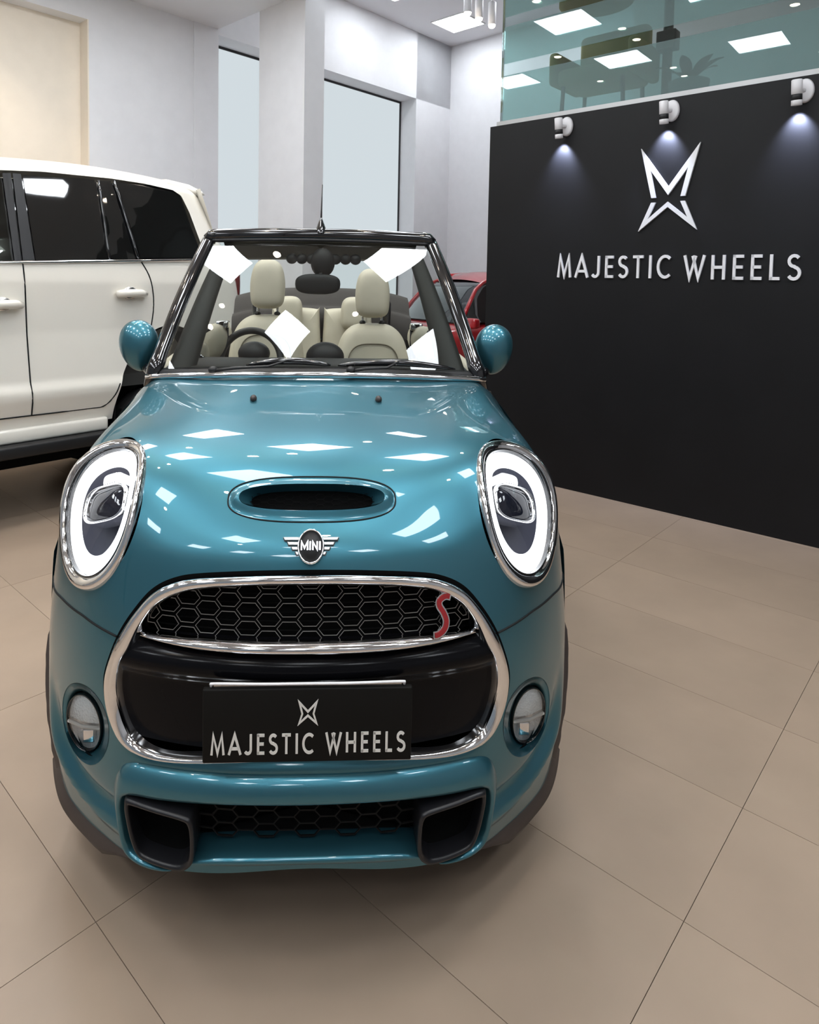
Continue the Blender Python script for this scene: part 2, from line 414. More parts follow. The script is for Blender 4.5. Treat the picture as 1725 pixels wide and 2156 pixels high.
# behind the camera: painted walls with a daylit shopfront
room_obj('wall_street_side', cat_geo(box(PMIN - .2, PMIN, QMIN, WQ1, 0, .5), box(PMIN - .2, PMIN, QMIN, WQ1, 4.2, ZS), box(PMIN - .2, PMIN, QMIN, -3.2, .5, 4.2), box(PMIN - .2, PMIN, 5.6, WQ1, .5, 4.2)), M['grey_wall'])
w3 = empty('window_3'); w3['kind'] = 'structure'; w3.rotation_euler = (0, 0, ROOM_ROT)
obj('pane', *box(PMIN - .12, PMIN - .1, -3.2, 5.6,   .5, 4.2), M['dim_glow'], w3, smooth=False)
for k in range(5): obj('mullion', *box(PMIN - .1, PMIN - .02, -3.2 + k * 2.18, -3.12 + k * 2.18, .5, 4.2), M['dark_frame'], w3, smooth=False)
room_obj('wall_camera_side', box(PMIN, PCOR, QMIN - .2, QMIN, 0, ZC), M['grey_wall'])

# ---- sign wall (matte black), mezzanine slab and glass above it
SA = R(137.27)
SN = np.array([math.sin(SA), -math.cos(SA)]); SD = np.array([SN[1], -SN[0]])       # outward normal away from camera, direction to the right
SO = SN * 5.9955
sign_rot = math.atan2(SD[1], SD[0])
def sign_obj_frame(name, **k):
    return empty(name, (float(SO[0]), float(SO[1]), 0), sign_rot, **k)
sw = sign_obj_frame('wall_sign'); sw['kind'] = 'structure'
obj('panel', *box(-3.78, 5.5, 0, .10, 0, 3.515), M['sign_black'], sw, smooth=False)
obj('core', *box(-3.70, 5.5, .10, .26, 0, 3.50), M['wall'], sw, smooth=False)
obj('coping', *box(-3.72, 5.5, .02, .16, 3.515, 3.56), M['grey_metal'], sw, smooth=False, label='pale grey metal channel holding the glass')
mz = sign_obj_frame('mezzanine'); mz['kind'] = 'structure'
obj('floor_slab', *box(-3.70, 5.5, .26, 3.4, 3.30, 3.50), M['wall'], mz, smooth=False)
obj('ceiling_panel', *box(-3.70, 5.5, .3, 3.4, 6.36, 6.395), M['ceil'], mz, smooth=False)
obj('back_wall', *box(-3.70, 5.5, 3.4, 3.5, 3.30, ZC), M['wall'], mz, smooth=False)
gl = sign_obj_frame('glass_partition', label='green tinted glass partition with frosted bands above the black wall', cat='glass partition')
obj('glass_pane', *box(-3.70, 5.5, .085, .097, 3.56, ZC), M['clear_green'], gl, smooth=False)
for z0, z1 in ((3.57, 4.02), (4.14, 4.50), (4.60, 4.98), (5.10, 6.3)):
    obj('frosted_band', *box(-3.69, 5.5, .075, .083, z0, z1), M['frost'], gl, smooth=False)
obj('edge_strip', *box(-3.712, -3.70, .07, .10, 3.56, ZC), M['clear_green'], gl, smooth=False)
# furniture seen dimly through the glass
def mezz(s_, d_): v = SO + SD * s_ + SN * d_; return float(v[0]), float(v[1])
ch = empty('olive_armchair', (*mezz(-2.95, .75), 3.5), sign_rot, label='olive upholstered armchair behind the frosted glass', cat='chair')
obj('seat', *box(-.36, .36, -.3, .3, .42, .60), M['olive'], ch, bevel=.06, seg=3)
obj('backrest', *box(-.36, .36, .2, .36, .55, 1.05), M['olive'], ch, bevel=.06, seg=3)
for sx in (-1, 1):
    obj('armrest', *box(sx * .40 - .05, sx * .40 + .05, -.3, .32, .45, .78), M['olive'], ch, bevel=.04, seg=3)
    for sy in (-.25, .25): obj('leg', *tube([(sx * .32, sy, .0), (sx * .30, sy, .43)], .02), M['black'], ch)
pl = empty('pendant_lamp', (*mezz(-3.05, .75), 4.75), sign_rot, label='olive drum pendant lamp hanging behind the glass', cat='lamp')
obj('shade', *lathe([(.30, 0), (.36, .02), (.36, .42), (.33, .46), (.05, .47)], 32), M['olive'], pl)
obj('cord', *tube([(0, 0, .46), (0, 0, 1.6)], .012), M['black'], pl)
po = empty('speaker_pole', (*mezz(-2.40, .95), 3.5), sign_rot, label='dark pole with a black box standing behind the glass', cat='stand')
obj('pole', *tube([(0, 0, 0), (0, 0, 1.7)], .045), M['black'], po)
obj('box', *box(-.09, .09, -.07, .07, .72, .9), M['black'], po, bevel=.01)
ptd = empty('potted_plant', (*mezz(-2.05, .5), 3.5), sign_rot, label='small potted plant with pointed dark leaves behind the glass', cat='plant')
obj('pot', *lathe([(.10, 0), (.14, .02), (.17, .26), (.15, .27), (.14, .22)], 24), M['pot'], ptd)
for k in range(7):
    a_ = k * 2.4; dx, dy = math.cos(a_), math.sin(a_)
    L1, L2 = [], []
    for t in np.linspace(0, 1, 7):
        c = np.array([dx * .28 * t, dy * .28 * t, .24 + .36 * t - .18 * t * t]); wv = .05 * math.sin(math.pi * min(.98, t * .95 + .03)); s_ = np.array([-dy, dx, 0]) * wv
        L1.append(c - s_); L2.append(c + s_)
    obj('leaf', *loops([L1, [(p + q) / 2 + np.array([0, 0, -.008]) for p, q in zip(L1, L2)], L2], closed=False), M['leaf'], ptd)

# ---- sign lettering and emblem
sg = sign_obj_frame('wall_lettering', label='large white emblem and lettering reading MAJESTIC WHEELS on black wall', cat='sign')
write('MAJESTIC', -2.994, -1.974, 2.003, .197, .125, .02, M['sign_white'], sg, y=-.001)
write('WHEELS', -1.867, -1.03, 1.998, .197, .125, .02, M['sign_white'], sg, y=-.001)
for nm, poly in (('emblem_upper', EMBLEM_TOP), ('emblem_lower', EMBLEM_LOW)):
    V, Fc = prism([(x - 2.014, z) for x, z in poly][::-1], -.022, -.001)
    obj(nm, V, Fc, M['sign_white'], sg, smooth=False)
# ---- wall spot lamps above the sign
WL = [('leftmost', -2.971), ('middle', -2.035), ('rightmost', -1.092)]
for which, s_ in WL:
    l = sign_obj_frame('wall_lamp', label='%s of the three small white wall spotlights above the sign' % which, cat='lamp', group='wall spotlights above the sign')
    bp, bf = lathe([(.058, 0), (.062, .006), (.058, .028), (.05, .034)], 28)
    obj('backplate', *xf((bp, bf), Matrix.Translation((s_ + .022, 0, 3.402)) @ Matrix.Rotation(R(90), 4, 'X') @ Matrix.Diagonal((1, 1.45, 1, 1))), M['white_lamp'], l)
    obj('arm', *tube([(s_ + .022, -.03, 3.40), (s_ - .01, -.085, 3.40)], .016, 10), M['white_lamp'], l)
    tm = Matrix.Translation((s_ - .012, -.10, 3.385)) @ Matrix.Rotation(R(8), 4, 'X')
    obj('barrel', *xf(lathe([(.030, .085), (.036, .08), (.036, -.02), (.034, -.021)], 24), tm), M['white_lamp'], l)
    obj('band', *xf(lathe([(.034, -.02), (.036, -.021), (.036, -.062), (.034, -.063)], 24), tm), M['black'], l)
    obj('nozzle', *xf(lathe([(.034, -.062), (.036, -.064), (.036, -.10), (.030, -.101), (.028, -.09)], 24), tm), M['white_lamp'], l)
    ld = bpy.data.lights.new('spot', 'SPOT'); ld.energy = 60; ld.color = (.62, .70, 1.0); ld.spot_size = R(84); ld.spot_blend = .9; ld.shadow_soft_size = .015
    lo = bpy.data.objects.new('beam', ld); link(lo, l); lo.location = (s_ - .012, -.075, 3.27); lo.rotation_euler = (R(26), 0, 0)

# ---- ceiling lights
SOFF = [(p + (.45 if q > 4 and p > 0 and p < 3 else 0), q) for p in (-3.3, -1.0, 1.42, 3.75) for q in (-2.5, -.85, .82, 2.5, 4.2, 6.0)]  # unseen column farthest from the sign wall is added for more front light
HIGH = [(9.74, 7.11), (8.0, 7.0), (6.4, 5.2), (6.4, 3.4), (9.4, 5.2)]
def led_panel(p, q, z, label, vis):
    t = empty('led_panel', (*pq(p, q), z), ROOM_ROT, label=label, cat='ceiling light', group='square ceiling light panels')
    h = .318
    obj('diffuser', *box(-h, h, -h, h, -.012, -.004), M['led'], t, smooth=False)
    obj('frame', *cat_geo(box(-h - .015, h + .015, -h - .015, -h, -.015, 0), box(-h - .015, h + .015, h, h + .015, -.015, 0), box(-h - .015, -h, -h, h, -.015, 0), box(h, h + .015, -h, h, -.015, 0)), M['led_frame'], t, smooth=False)
NTH = ('first', 'second', 'third', 'fourth', 'fifth', 'sixth', 'seventh', 'eighth', 'ninth')
SROW = (6.0, 4.2, 2.5, .82, -.85, -2.5)
for i, (p, q) in enumerate(SOFF):
    if (i // 6, q) == (3, .82): p, q2 = 3.42, .35
    else: q2 = q
    led_panel(p, q2, ZS, 'square white LED panel in the lower ceiling, %s row from windows, %s from sign wall' % (NTH[SROW.index(q)], NTH[3 - i // 6]), 0)
for i, (p, q) in enumerate(HIGH):
    led_panel(p, q, ZC, 'bright square LED panel on the high ceiling beside the hanging spots' if i == 0 else 'square LED panel on the high ceiling, %s one back from the corner' % NTH[i - 1], 1)
def downlight(p, q, z, lab, e=14):
    t = empty('downlight', (*pq(p, q), z), 0, label=lab, cat='ceiling light', group='small round ceiling downlights')
    obj('rim', *lathe([(.062, 0), (.07, -.004), (.062, -.012), (.052, -.010), (.050, 0)], 24), M['led_frame'], t)
    obj('lens', *lathe([(.05, -.004), (.048, -.007), (.02, -.009)], 24), M['warm_led'], t)
    ld = bpy.data.lights.new('downlight_beam', 'SPOT'); ld.energy = e; ld.color = (1, .86, .70); ld.spot_size = R(100); ld.spot_blend = .6; ld.shadow_soft_size = .05
    lo = bpy.data.objects.new('beam', ld); link(lo, t); lo.location = (0, 0, -.02)
DLP = ((.45, 3.75), (1.0, 3.75), (.45, 1.9), (2.6, 3.75), (3.1, 3.75), (2.6, 1.9), (.45, .4), (2.6, .4), (-1.6, 2.2), (-1.6, .4), (4.6, 2.2), (4.6, 4.2), (1.0, 4.9), (2.6, 4.9), (.9, 7.1), (2.3, 7.1), (-.6, 7.1))
def dl_label(p, q):
    qs = sorted({b_ for a_, b_ in DLP}, reverse=True); ps = sorted((a_ for a_, b_ in DLP if b_ == q), reverse=True)
    return 'small round warm downlight in the lower ceiling, %s row from windows, %s from sign wall' % (NTH[qs.index(q)], NTH[ps.index(p)])
for p, q in ((.45, 3.75), (1.0, 3.75), (.45, 1.9), (2.6, 3.75), (3.1, 3.75), (2.6, 1.9), (.45, .4), (2.6, .4), (-1.6, 2.2), (-1.6, .4), (4.6, 2.2), (4.6, 4.2), (1.0, 4.9), (2.6, 4.9), (.9, 7.1), (2.3, 7.1), (-.6, 7.1)):
    downlight(p, q, ZS, dl_label(p, q), 95 if q > 7 else 22 if q < 4.8 else 60)  # unseen row over the niche is added to brighten its cream wall
for s_, d_ in ((-2.1, 1.6), (-1.5, 1.2), (-.9, .9), (-.2, .8), (.4, .8), (-3.2, 1.9)):
    x, y = mezz(s_, d_); v = np.array([x, y]); downlight(float(v @ BX), float(v @ AX), 6.36, '%s small round downlight in the mezzanine ceiling behind the glass' % {-3.2: 'leftmost', -2.1: 'second from left', -1.5: 'third from left', -.9: 'fourth from left', -.2: 'fifth from left', .4: 'rightmost'}[s_], 10)
tr = empty('track_rail', (*pq(8.3, 5.70), ZC), ROOM_ROT, label='white track rail carrying spotlights on the high ceiling', cat='light track')
obj('rail', *box(-.7, .7, -.02, .02, -.03, 0), M['led_frame'], tr, smooth=False)
for i, p in enumerate((8.03, 8.31, 8.645)):
    t = empty('track_spot', (*pq(p, 5.70), 5.72), 0, label='%s of three white cylinder spotlights hanging from the high ceiling' % ('leftmost', 'middle', 'rightmost')[i], cat='spotlight', group='hanging cylinder spotlights')
    obj('stem', *tube([(0, 0, .30), (0, 0, ZC - 5.75)], .012), M['led_frame'], t)
    obj('cylinder', *lathe([(.05, .32), (.058, .31), (.058, .0), (.054, -.005)], 24), M['white_lamp'], t)
    obj('lens', *ellipsoid((0, 0, -.01), (.05, .05, .045), 20, 10), M['warm_led'], t)
# ---- small things on the walls
fr = empty('picture_frame', (*pq(2.625, WQ0 + .19), 3.62), ROOM_ROT, label='thin black picture frame on the cream wall above the white car', cat='picture frame')
obj('frame', *cat_geo(box(-.62, .02, -.03, 0, -.36, -.33), box(-.62, .02, -.03, 0, .33, .36), box(-.62, -.58, -.03, 0, -.36, .36), box(-.02, .02, -.03, 0, -.36, .36)), M['black'], fr, smooth=False)
obj('print', *box(-.58, -.02, -.012, -.004, -.33, .33), M['trim_grey'], fr, smooth=False)
wsx = empty('wall_switch', (*pq(9.85, WQ0), 1.95), ROOM_ROT, label='small square white switch plate on the wall beside the window', cat='switch')
obj('plate', *box(-.07, .07, -.012, 0, -.1, .1), M['led_frame'], wsx, bevel=.004)
obj('rocker', *box(-.03, .03, -.02, -.012, -.055, .055), M['white_lamp'], wsx, bevel=.004)

# ================================================================== THE TEAL CONVERTIBLE
CX0, CY0, CPSI = -.1222, 1.7527, R(2.79)
car = empty('convertible_car', (CX0, CY0, 0), CPSI, label='teal open-top convertible with lit round headlights facing the camera', cat='car')
ROWS = np.array([
[(0,.06,.30),(.2,.06,.29),(.36,.085,.28),(.5,.15,.262),(.63,.26,.247),(.745,.36,.255),(.835,.46,.30),(.885,.58,.36)],
[(0,.03,.45),(.2,.035,.45),(.38,.07,.45),(.54,.135,.445),(.67,.235,.44),(.78,.35,.44),(.858,.46,.46),(.897,.58,.48)],
[(0,.02,.62),(.2,.028,.62),(.4,.07,.61),(.565,.14,.60),(.69,.235,.59),(.795,.35,.585),(.866,.46,.60),(.90,.58,.60)],
[(0,.02,.80),(.2,.03,.80),(.41,.07,.80),(.575,.135,.795),(.695,.225,.78),(.797,.345,.765),(.866,.46,.755),(.90,.58,.75)],
[(0,.045,.97),(.2,.052,.965),(.40,.085,.955),(.555,.14,.94),(.675,.22,.925),(.782,.34,.91),(.855,.46,.895),(.893,.58,.88)],
[(0,.095,1.125),(.2,.10,1.123),(.39,.125,1.115),(.53,.17,1.10),(.65,.235,1.085),(.757,.345,1.065),(.838,.46,1.04),(.885,.60,1.01)],
[(0,.13,1.195),(.2,.135,1.195),(.38,.16,1.19),(.515,.20,1.185),(.635,.265,1.175),(.738,.365,1.16),(.82,.475,1.13),(.873,.63,1.08)],
[(0,.19,1.25),(.2,.195,1.252),(.37,.215,1.255),(.505,.25,1.26),(.62,.315,1.26),(.718,.41,1.245),(.80,.515,1.21),(.858,.68,1.14)],
[(0,.30,1.338),(.2,.305,1.34),(.365,.315,1.345),(.495,.345,1.35),(.605,.405,1.348),(.698,.49,1.33),(.777,.59,1.285),(.84,.75,1.19)],
[(0,.45,1.405),(.2,.455,1.407),(.36,.465,1.41),(.485,.49,1.412),(.59,.54,1.407),(.682,.61,1.387),(.757,.70,1.34),(.82,.84,1.235)],
[(0,.70,1.46),(.2,.705,1.462),(.355,.715,1.463),(.475,.74,1.46),(.578,.775,1.45),(.662,.83,1.432),(.738,.89,1.39),(.803,.99,1.29)],
[(0,.90,1.505),(.2,.91,1.506),(.35,.93,1.504),(.467,.955,1.498),(.57,.985,1.487),(.652,1.02,1.469),(.724,1.055,1.43),(.79,1.12,1.345)],
[(0,1.035,1.54),(.2,1.055,1.538),(.345,1.085,1.533),(.46,1.12,1.525),(.56,1.155,1.517),(.642,1.185,1.502),(.718,1.215,1.465),(.783,1.26,1.39)]])
for r_, k_ in ((6, .3), (7, .65), (8, .9), (9, .95), (10, .88), (11, .8), (12, .8)):
    ROWS[r_, :, 0] += k_ * np.array([0, 0, 0, .003, .01, .02, .032, .036]); ROWS[r_, :, 2] += k_ * np.array([0, 0, 0, .003, .008, .016, .026, .028])
def mirror_net(N): m = N[:, :0:-1].copy(); m[:, :, 0] *= -1; return np.concatenate([m, N], 1)
BC = fit_net(mirror_net(ROWS))
NR, NC = 281, 361
BG = bsurf(BC, NR, NC); BN = grid_normals(BG)
_gu, _gz = BG[..., 0].ravel(), BG[..., 2].ravel()
def onbody(u, z):
    """body surface point and normal above (u, z) of the front view"""
    k = int(((_gu - u) ** 2 + (_gz - z) ** 2).argmin()); i, j = divmod(k, NC); i = min(max(i, 1), NR - 2); j = min(max(j, 1), NC - 2)
    dT = (BG[i + 1, j] - BG[i - 1, j]) / 2; dS = (BG[i, j + 1] - BG[i, j - 1]) / 2
    A_ = np.array([[dT[0], dS[0]], [dT[2], dS[2]]]); r = np.array([u - BG[i, j, 0], z - BG[i, j, 2]])
    k2 = np.clip(np.linalg.lstsq(A_, r, rcond=None)[0], -1.5, 1.5)
    return BG[i, j] + k2[0] * dT + k2[1] * dS, BN[i, j]
def wbody(u, z): return float(onbody(u, z)[0][1])
def half_closed(L, n):
    """list from top centre down to bottom centre (u>=0) -> smooth closed loop"""
    full = list(L) + [(-u, z) for u, z in L[-2:0:-1]]
    return catmull(full, n, True)
G_OUT = [(0, 1.128), (.16, 1.125), (.30, 1.115), (.375, 1.100), (.437, 1.068), (.488, 1.012), (.534, .941), (.566, .861), (.579, .80), (.573, .735), (.553, .680), (.525, .642), (.475, .620), (.383, .618), (.2, .642), (0, .655)]
G_IN = [(0, 1.100), (.16, 1.097), (.29, 1.086), (.365, 1.068), (.428, 1.032), (.474, .972), (.506, .905), (.530, .862), (.540, .80), (.535, .745), (.516, .690), (.487, .655), (.434, .640), (.36, .640), (.2, .655), (0, .665)]
GO, GI = half_closed(G_OUT, 160), half_closed(G_IN, 160)
HLC, HLA, HLB = np.array([.652, .3695, 1.2214]), np.array([.1507, .0822, -.0579]), np.array([.009, .159, .1872])
def hl_rho(u, z):
    D = np.array([[HLA[0], HLB[0]], [HLA[2], HLB[2]]]); I = np.linalg.inv(D); x, y = np.abs(u) - HLC[0], z - HLC[2]
    return np.sqrt((I[0, 0] * x + I[0, 1] * y) ** 2 + (I[1, 0] * x + I[1, 1] * y) ** 2)
FOGC = (.667, .628)      # recess outline, front view
FOGA = (.098, .128)
def fog_rho(u, z): x = (np.abs(u) - FOGC[0]) / FOGA[0]; y = (z - FOGC[1] + .25 * (np.abs(u) - FOGC[0])) / FOGA[1]; return np.sqrt(x * x + y * y)
F_OUT = [(0, .607), (.2, .605), (.40, .598), (.49, .588), (.532, .560), (.548, .50), (.545, .42), (.532, .335), (.505, .292), (.45, .282), (.385, .296), (.34, .318), (.2, .324), (0, .326)]
F_IN = [(0, .543), (.2, .541), (.40, .526), (.46, .521), (.498, .508), (.510, .475), (.509, .42), (.500, .350), (.480, .322), (.435, .312), (.365, .322), (.325, .355), (.2, .375), (0, .377)]
FO, FI = half_closed(F_OUT, 160), half_closed(F_IN, 160)
def superell(cx, cz, ru, rz, n, e):
    t = np.linspace(0, 2 * math.pi, n, endpoint=False); c, s = np.cos(t), np.sin(t)
    return np.stack([cx + ru * np.sign(c) * np.abs(c) ** (2 / e), cz + rz * np.sign(s) * np.abs(s) ** (2 / e)], 1)
SC_OUT = superell(0, 1.293, .250, .0485, 96, 2.7); SC_OPEN = superell(0, 1.2925, .216, .0275, 96, 2.6)
def zshut(u): return np.interp(np.abs(u), [0, .5, .544, .67, .78, .85, .92], [.93, .93, .934, .953, .950, .938, .92])
def arch_d(w, z, wc): return np.sqrt((w - wc) ** 2 + (z - .42) ** 2) - .45
# --- relief on the base surface
U_, Z_ = BG[..., 0], BG[..., 2]; AU = np.abs(U_)
disp = np.zeros_like(U_)
sm = lambda x: np.clip(x, 0, 1) ** 2 * (3 - 2 * np.clip(x, 0, 1))
disp += .016 * sm(-sdist(U_, Z_, SC_OUT) / .03)                                     # raised scoop on the bonnet
RIDGE = [(.84, .74), (.838, .62), (.815, .50), (.770, .425), (.70, .378), (.62, .357), (.54, .352)]
rd = ldist(AU, Z_, catmull(RIDGE, 48)); low = sm((.74 - Z_) / .30)
side = (AU - .56) * .2 + (Z_ - .42)
disp += low * (.017 * np.exp(-(rd / .020) ** 2))
RIDGE2 = [(.815, .74), (.812, .60), (.785, .52), (.735, .455), (.66, .420), (.56, .405)]
disp += -low * .022 * np.exp(-(ldist(AU, Z_, catmull(RIDGE2, 48)) / .028) ** 2)
disp += -.016 * np.exp(-((Z_ - .618 - .02 * (1 - (AU / .5) ** 2)) / .014) ** 2) * sm((.52 - AU) / .1)   # crease under the grille
BD = BG + BN * disp[..., None]; BDN = grid_normals(BD)
BT = grid_tris(NR, NC)
VV = np.concatenate([BD.reshape(-1, 3), BG.reshape(-1, 3)], 1); NN = BDN.reshape(-1, 3)
def trimmed(fns, V=VV, N=NN, T=BT):
    for f in fns: V, N, T = clip(V, N, T, f(V[:, 3], V[:, 4], V[:, 5]))
    return V[:, :3], N, T
GOx = np.array([(u * 1.012, .88 + (z - .88) * (1.045 if z > .88 else 1.0)) for u, z in GO])
hood_fn = [lambda u, w, z: z - zshut(u) - .0025, lambda u, w, z: sdist(u, z, GOx), lambda u, w, z: (hl_rho(u, z) - .955) * .2, lambda u, w, z: sdist(u, z, SC_OPEN)]
V, N, T = trimmed(hood_fn); hood = obj('bonnet', V, T, M['teal'], car, normals=N, label='glossy teal bonnet with raised air scoop')
FOs = np.array([(u * .97, .45 + (z - .45) * .93) for u, z in FO])
bump_fn = [lambda u, w, z: zshut(u) - .0025 - z, lambda u, w, z: sdist(u, z, GOx), lambda u, w, z: (fog_rho(u, z) - 1) * .1, lambda u, w, z: sdist(u, z, FOs), lambda u, w, z: arch_d(w, z, .92)]
V, N, T = trimmed(bump_fn); bumper = obj('front_bumper', V, T, M['teal'], car, normals=N)
SH = np.concatenate([(BG - BN * .03).reshape(-1, 3), BG.reshape(-1, 3)], 1)
V, N, T = trimmed([lambda u, w, z: sdist(u, z, GO), lambda u, w, z: (hl_rho(u, z) - 1.0) * .2, lambda u, w, z: (fog_rho(u, z) - 1.02) * .1, lambda u, w, z: sdist(u, z, FOs), lambda u, w, z: arch_d(w, z, .92), lambda u, w, z: sdist(u, z, SC_OUT)], V=SH)
obj('inner_shell', V, T, M['void'], car, normals=N)
# bonnet shut line, scoop outline
for sg_ in (-1, 1):
    L = [onbody(sg_ * u, float(zshut(u)))[0] for u in np.linspace(.546, .875, 26)]
    obj('shut_line', *tube(L, .0035, 6), M['gap'], hood)
def on_disp(u, z, off):
    p, n = onbody(u, z); return p + n * off
obj('scoop_outline', *tube([on_disp(u, z, .0005) for u, z in SC_OUT], .0024, 6, closed=True), M['gap'], hood)
# scoop: lip, throat and mesh
nrm0 = onbody(0, 1.29)[1]
def sc_loop(k, dz, depth, hold=.016):
    out = []
    for u, z in SC_OPEN:
        p, n = onbody(u * k, 1.2925 + (z - 1.2925) * k + dz); out.append(p + n * (hold - depth))
    return out
sc = empty('bonnet_scoop', parent=car)
obj('scoop_lip', *loops([sc_loop(1.0, 0, .0), sc_loop(.985, .001, .006), sc_loop(.93, .005, .022), sc_loop(.85, .008, .045)]), M['teal'], sc)
obj('scoop_throat', *loops([sc_loop(.965, .005, .016), sc_loop(.93, .006, .05), sc_loop(.5, .007, .06), sc_loop(.05, .007, .062)], cap1=True), M['void'], sc)
def hexcell(hw, fw_, hh, r):
    P = [(-hw, 0, 0), (-fw_, 0, hh), (fw_, 0, hh), (hw, 0, 0), (fw_, 0, -hh), (-fw_, 0, -hh)]
    return tube(P, r, 4, closed=True, up=(0, 1, 0))
hm = mesh_data('scoop_cell', *hexcell(.016, .009, .008, .0009), M['void'], False)
for i in range(-8, 9):
    for k in range(2):
        p, n = onbody(i * .024, 1.291 + k * .012 + (i % 2) * .006); o = bpy.data.objects.new('scoop_cell', hm); link(o, sc); o.location = tuple(p + n * (.016 - .04)); o.rotation_euler = (R(-40), 0, 0)
for sg_ in (-1, 1):
    p, n = onbody(sg_ * .239, 1.487)
    obj('washer_jet', *ellipsoid(tuple(p + n * .006), (.013, .02, .014), 14, 8), M['dark_clad'], hood)

# --- grille: chrome surround, honeycomb, bar, black panel
gr = empty('radiator_grille', parent=car)
def gl_loop(f, off, A=GO, B=GI):
    out = []
    for (u0, z0), (u1, z1) in zip(A, B):
        u, z = u0 + (u1 - u0) * f, z0 + (z1 - z0) * f; p, n = onbody(u, z); out.append(p + n * -off)
    return out
obj('chrome_surround', *loops([gl_loop(0, .05), gl_loop(0, .004), gl_loop(.06, -.008), gl_loop(.28, -.0165), gl_loop(.55, -.018), gl_loop(.82, -.012), gl_loop(.97, .002), gl_loop(1.0, .05)]), M['chrome'], gr)
obj('seal', *loops([[onbody(u, z)[0] for u, z in GOx], gl_loop(0, .012)]), M['void'], gr)
bk = []
for f in (0, .5, .8): 
    bk.append([(u * (1 - f), wbody(u * (1 - f), .87 + (z - .87) * (1 - f)) + .10, .87 + (z - .87) * (1 - f)) for u, z in GI])
obj('backing', *loops(bk, cap1=True), M['void'], gr)
cell = mesh_data('grille_cell', *hexcell(.0338, .0185, .0178, .00125), M['wire'], False)
GIs = np.array([(u * .97, .88 + (z - .88) * .97) for u, z in GI])
for i in range(-9, 10):
    for k in range(5):
        u, z = i * .0572, .955 + k * .0468 + (i % 2) * .0234
        if sdist(np.array([u]), np.array([z]), GI)[0] > .012 or z < .955: continue
        sl = (wbody(u + .02, min(z, 1.09)) - wbody(u - .02, min(z, 1.09))) / .04
        o = bpy.data.objects.new('grille_cell', cell); link(o, gr); o.location = (u, wbody(u, min(z, 1.1)) + .035, z); o.rotation_euler = (R(-12), 0, math.atan(sl))
for k in range(7):                                                                   # horizontal radiator vanes behind
    z = .955 + k * .024
    L = [(u, wbody(u, z) + .075, z) for u in np.linspace(-.47, .47, 21)]
    obj('vane', *tube(L, .003, 4), M['void'], gr)
barL = []
for u in np.linspace(-.476, .476, 41):
    t = abs(u) / .476; h = .0125 * (1 - t ** 3.2) + .002; zc = .9475 - .004 * t * t
    y = wbody(u, zc) - .012 + .035 * t ** 3
    barL.append([(u, y + .03, zc + h * .9), (u, y + .006, zc + h), (u, y - .006, zc + h * .45), (u, y - .010, zc - .1 * h), (u, y - .006, zc - h * .7), (u, y + .006, zc - h), (u, y + .03, zc - h * .9)])
obj('chrome_bar', *loops(barL, closed=True, cap0=True, cap1=True), M['chrome'], gr)
prof = [(.941, .07), (.932, .045), (.922, .022), (.908, .004), (.892, -.004), (.872, -.003), (.856, .006), (.842, .018), (.825, .024), (.76, .026), (.70, .026), (.652, .026)]
PG_ = np.array([[(u, wbody(u, z) + d, z) for u in np.linspace(-.55, .55, 61)] for z, d in catmull(prof, 40)])[::-1]
pn = grid_normals(PG_); pv = np.concatenate([PG_.reshape(-1, 3), PG_.reshape(-1, 3)], 1)
V, N, T = clip(pv, pn.reshape(-1, 3), grid_tris(40, 61), -sdist(pv[:, 0], pv[:, 2], GI) + .004)
obj('black_panel', V[:, :3], T, M['panel_black'], gr, normals=N)
# red S badge
SB = catmull([(.030, .058), (.012, .062), (-.006, .052), (-.008, .036), (.004, .016), (.012, -.008), (.006, -.030), (-.012, -.044), (-.030, -.046)], 25)
def ribbon(P, w, y0, y1):
    L, Rr = stroke([tuple(p) for p in P], w); n = len(L)
    return loops([[(p.x, y0, p.y) for p in L], [(p.x, y1, p.y) for p in L], [(p.x, y1, p.y) for p in Rr], [(p.x, y0, p.y) for p in Rr]], closed=False)
sb = empty('s_badge', parent=gr); sb.location = (.372, wbody(.372, 1.0) - .004, 1.006); sb.rotation_euler = (R(-8), R(8), R(12))
obj_s = obj('badge_rim', *ribbon(SB, .022, .012, 0), M['chrome'], gr, smooth=False)
obj_r = obj('badge_enamel', *ribbon(SB[1:-1], .014, .004, -.0025), M['red_enamel'], gr, smooth=False)
bpy.data.objects.remove(sb)
for o in (obj_s, obj_r):
    o.location = (.372, wbody(.372, 1.0) - .004, 1.004); o.rotation_euler = (R(-10), 0, R(12)); o.scale = (.95, 1, .95)
# number plate
npl = empty('number_plate', parent=car)
obj('plate', *box(-.278, .278, -.014, .004, .664, .866), M['plate'], npl, bevel=.004)
write('MAJESTIC', -.256, .015, .6885, .0555, .15, .0015, M['plate_white'], npl, y=-.0145)
write('WHEELS', .048, .262, .6900, .0555, .15, .0015, M['plate_white'], npl, y=-.0145)
def plate_emblem(poly, nm):
    P = [((x) * .115, .799 + (z - 2.675) * .105) for x, z in poly]
    obj(nm, *prism(P[::-1], -.016, -.0143), M['plate_white'], npl, smooth=False)
plate_emblem([(-.238, 3.05), (0, 2.76), (.238, 3.05), (.15, 2.665), (.108, 2.665), (.155, 2.88), (0, 2.685), (-.155, 2.88), (-.108, 2.665), (-.15, 2.665)], 'emblem_upper')
plate_emblem([(-.15, 2.665), (-.108, 2.665), (-.165, 2.48), (0, 2.655), (.165, 2.48), (.108, 2.665), (.15, 2.665), (.238, 2.35), (0, 2.585), (-.238, 2.35)], 'emblem_lower')
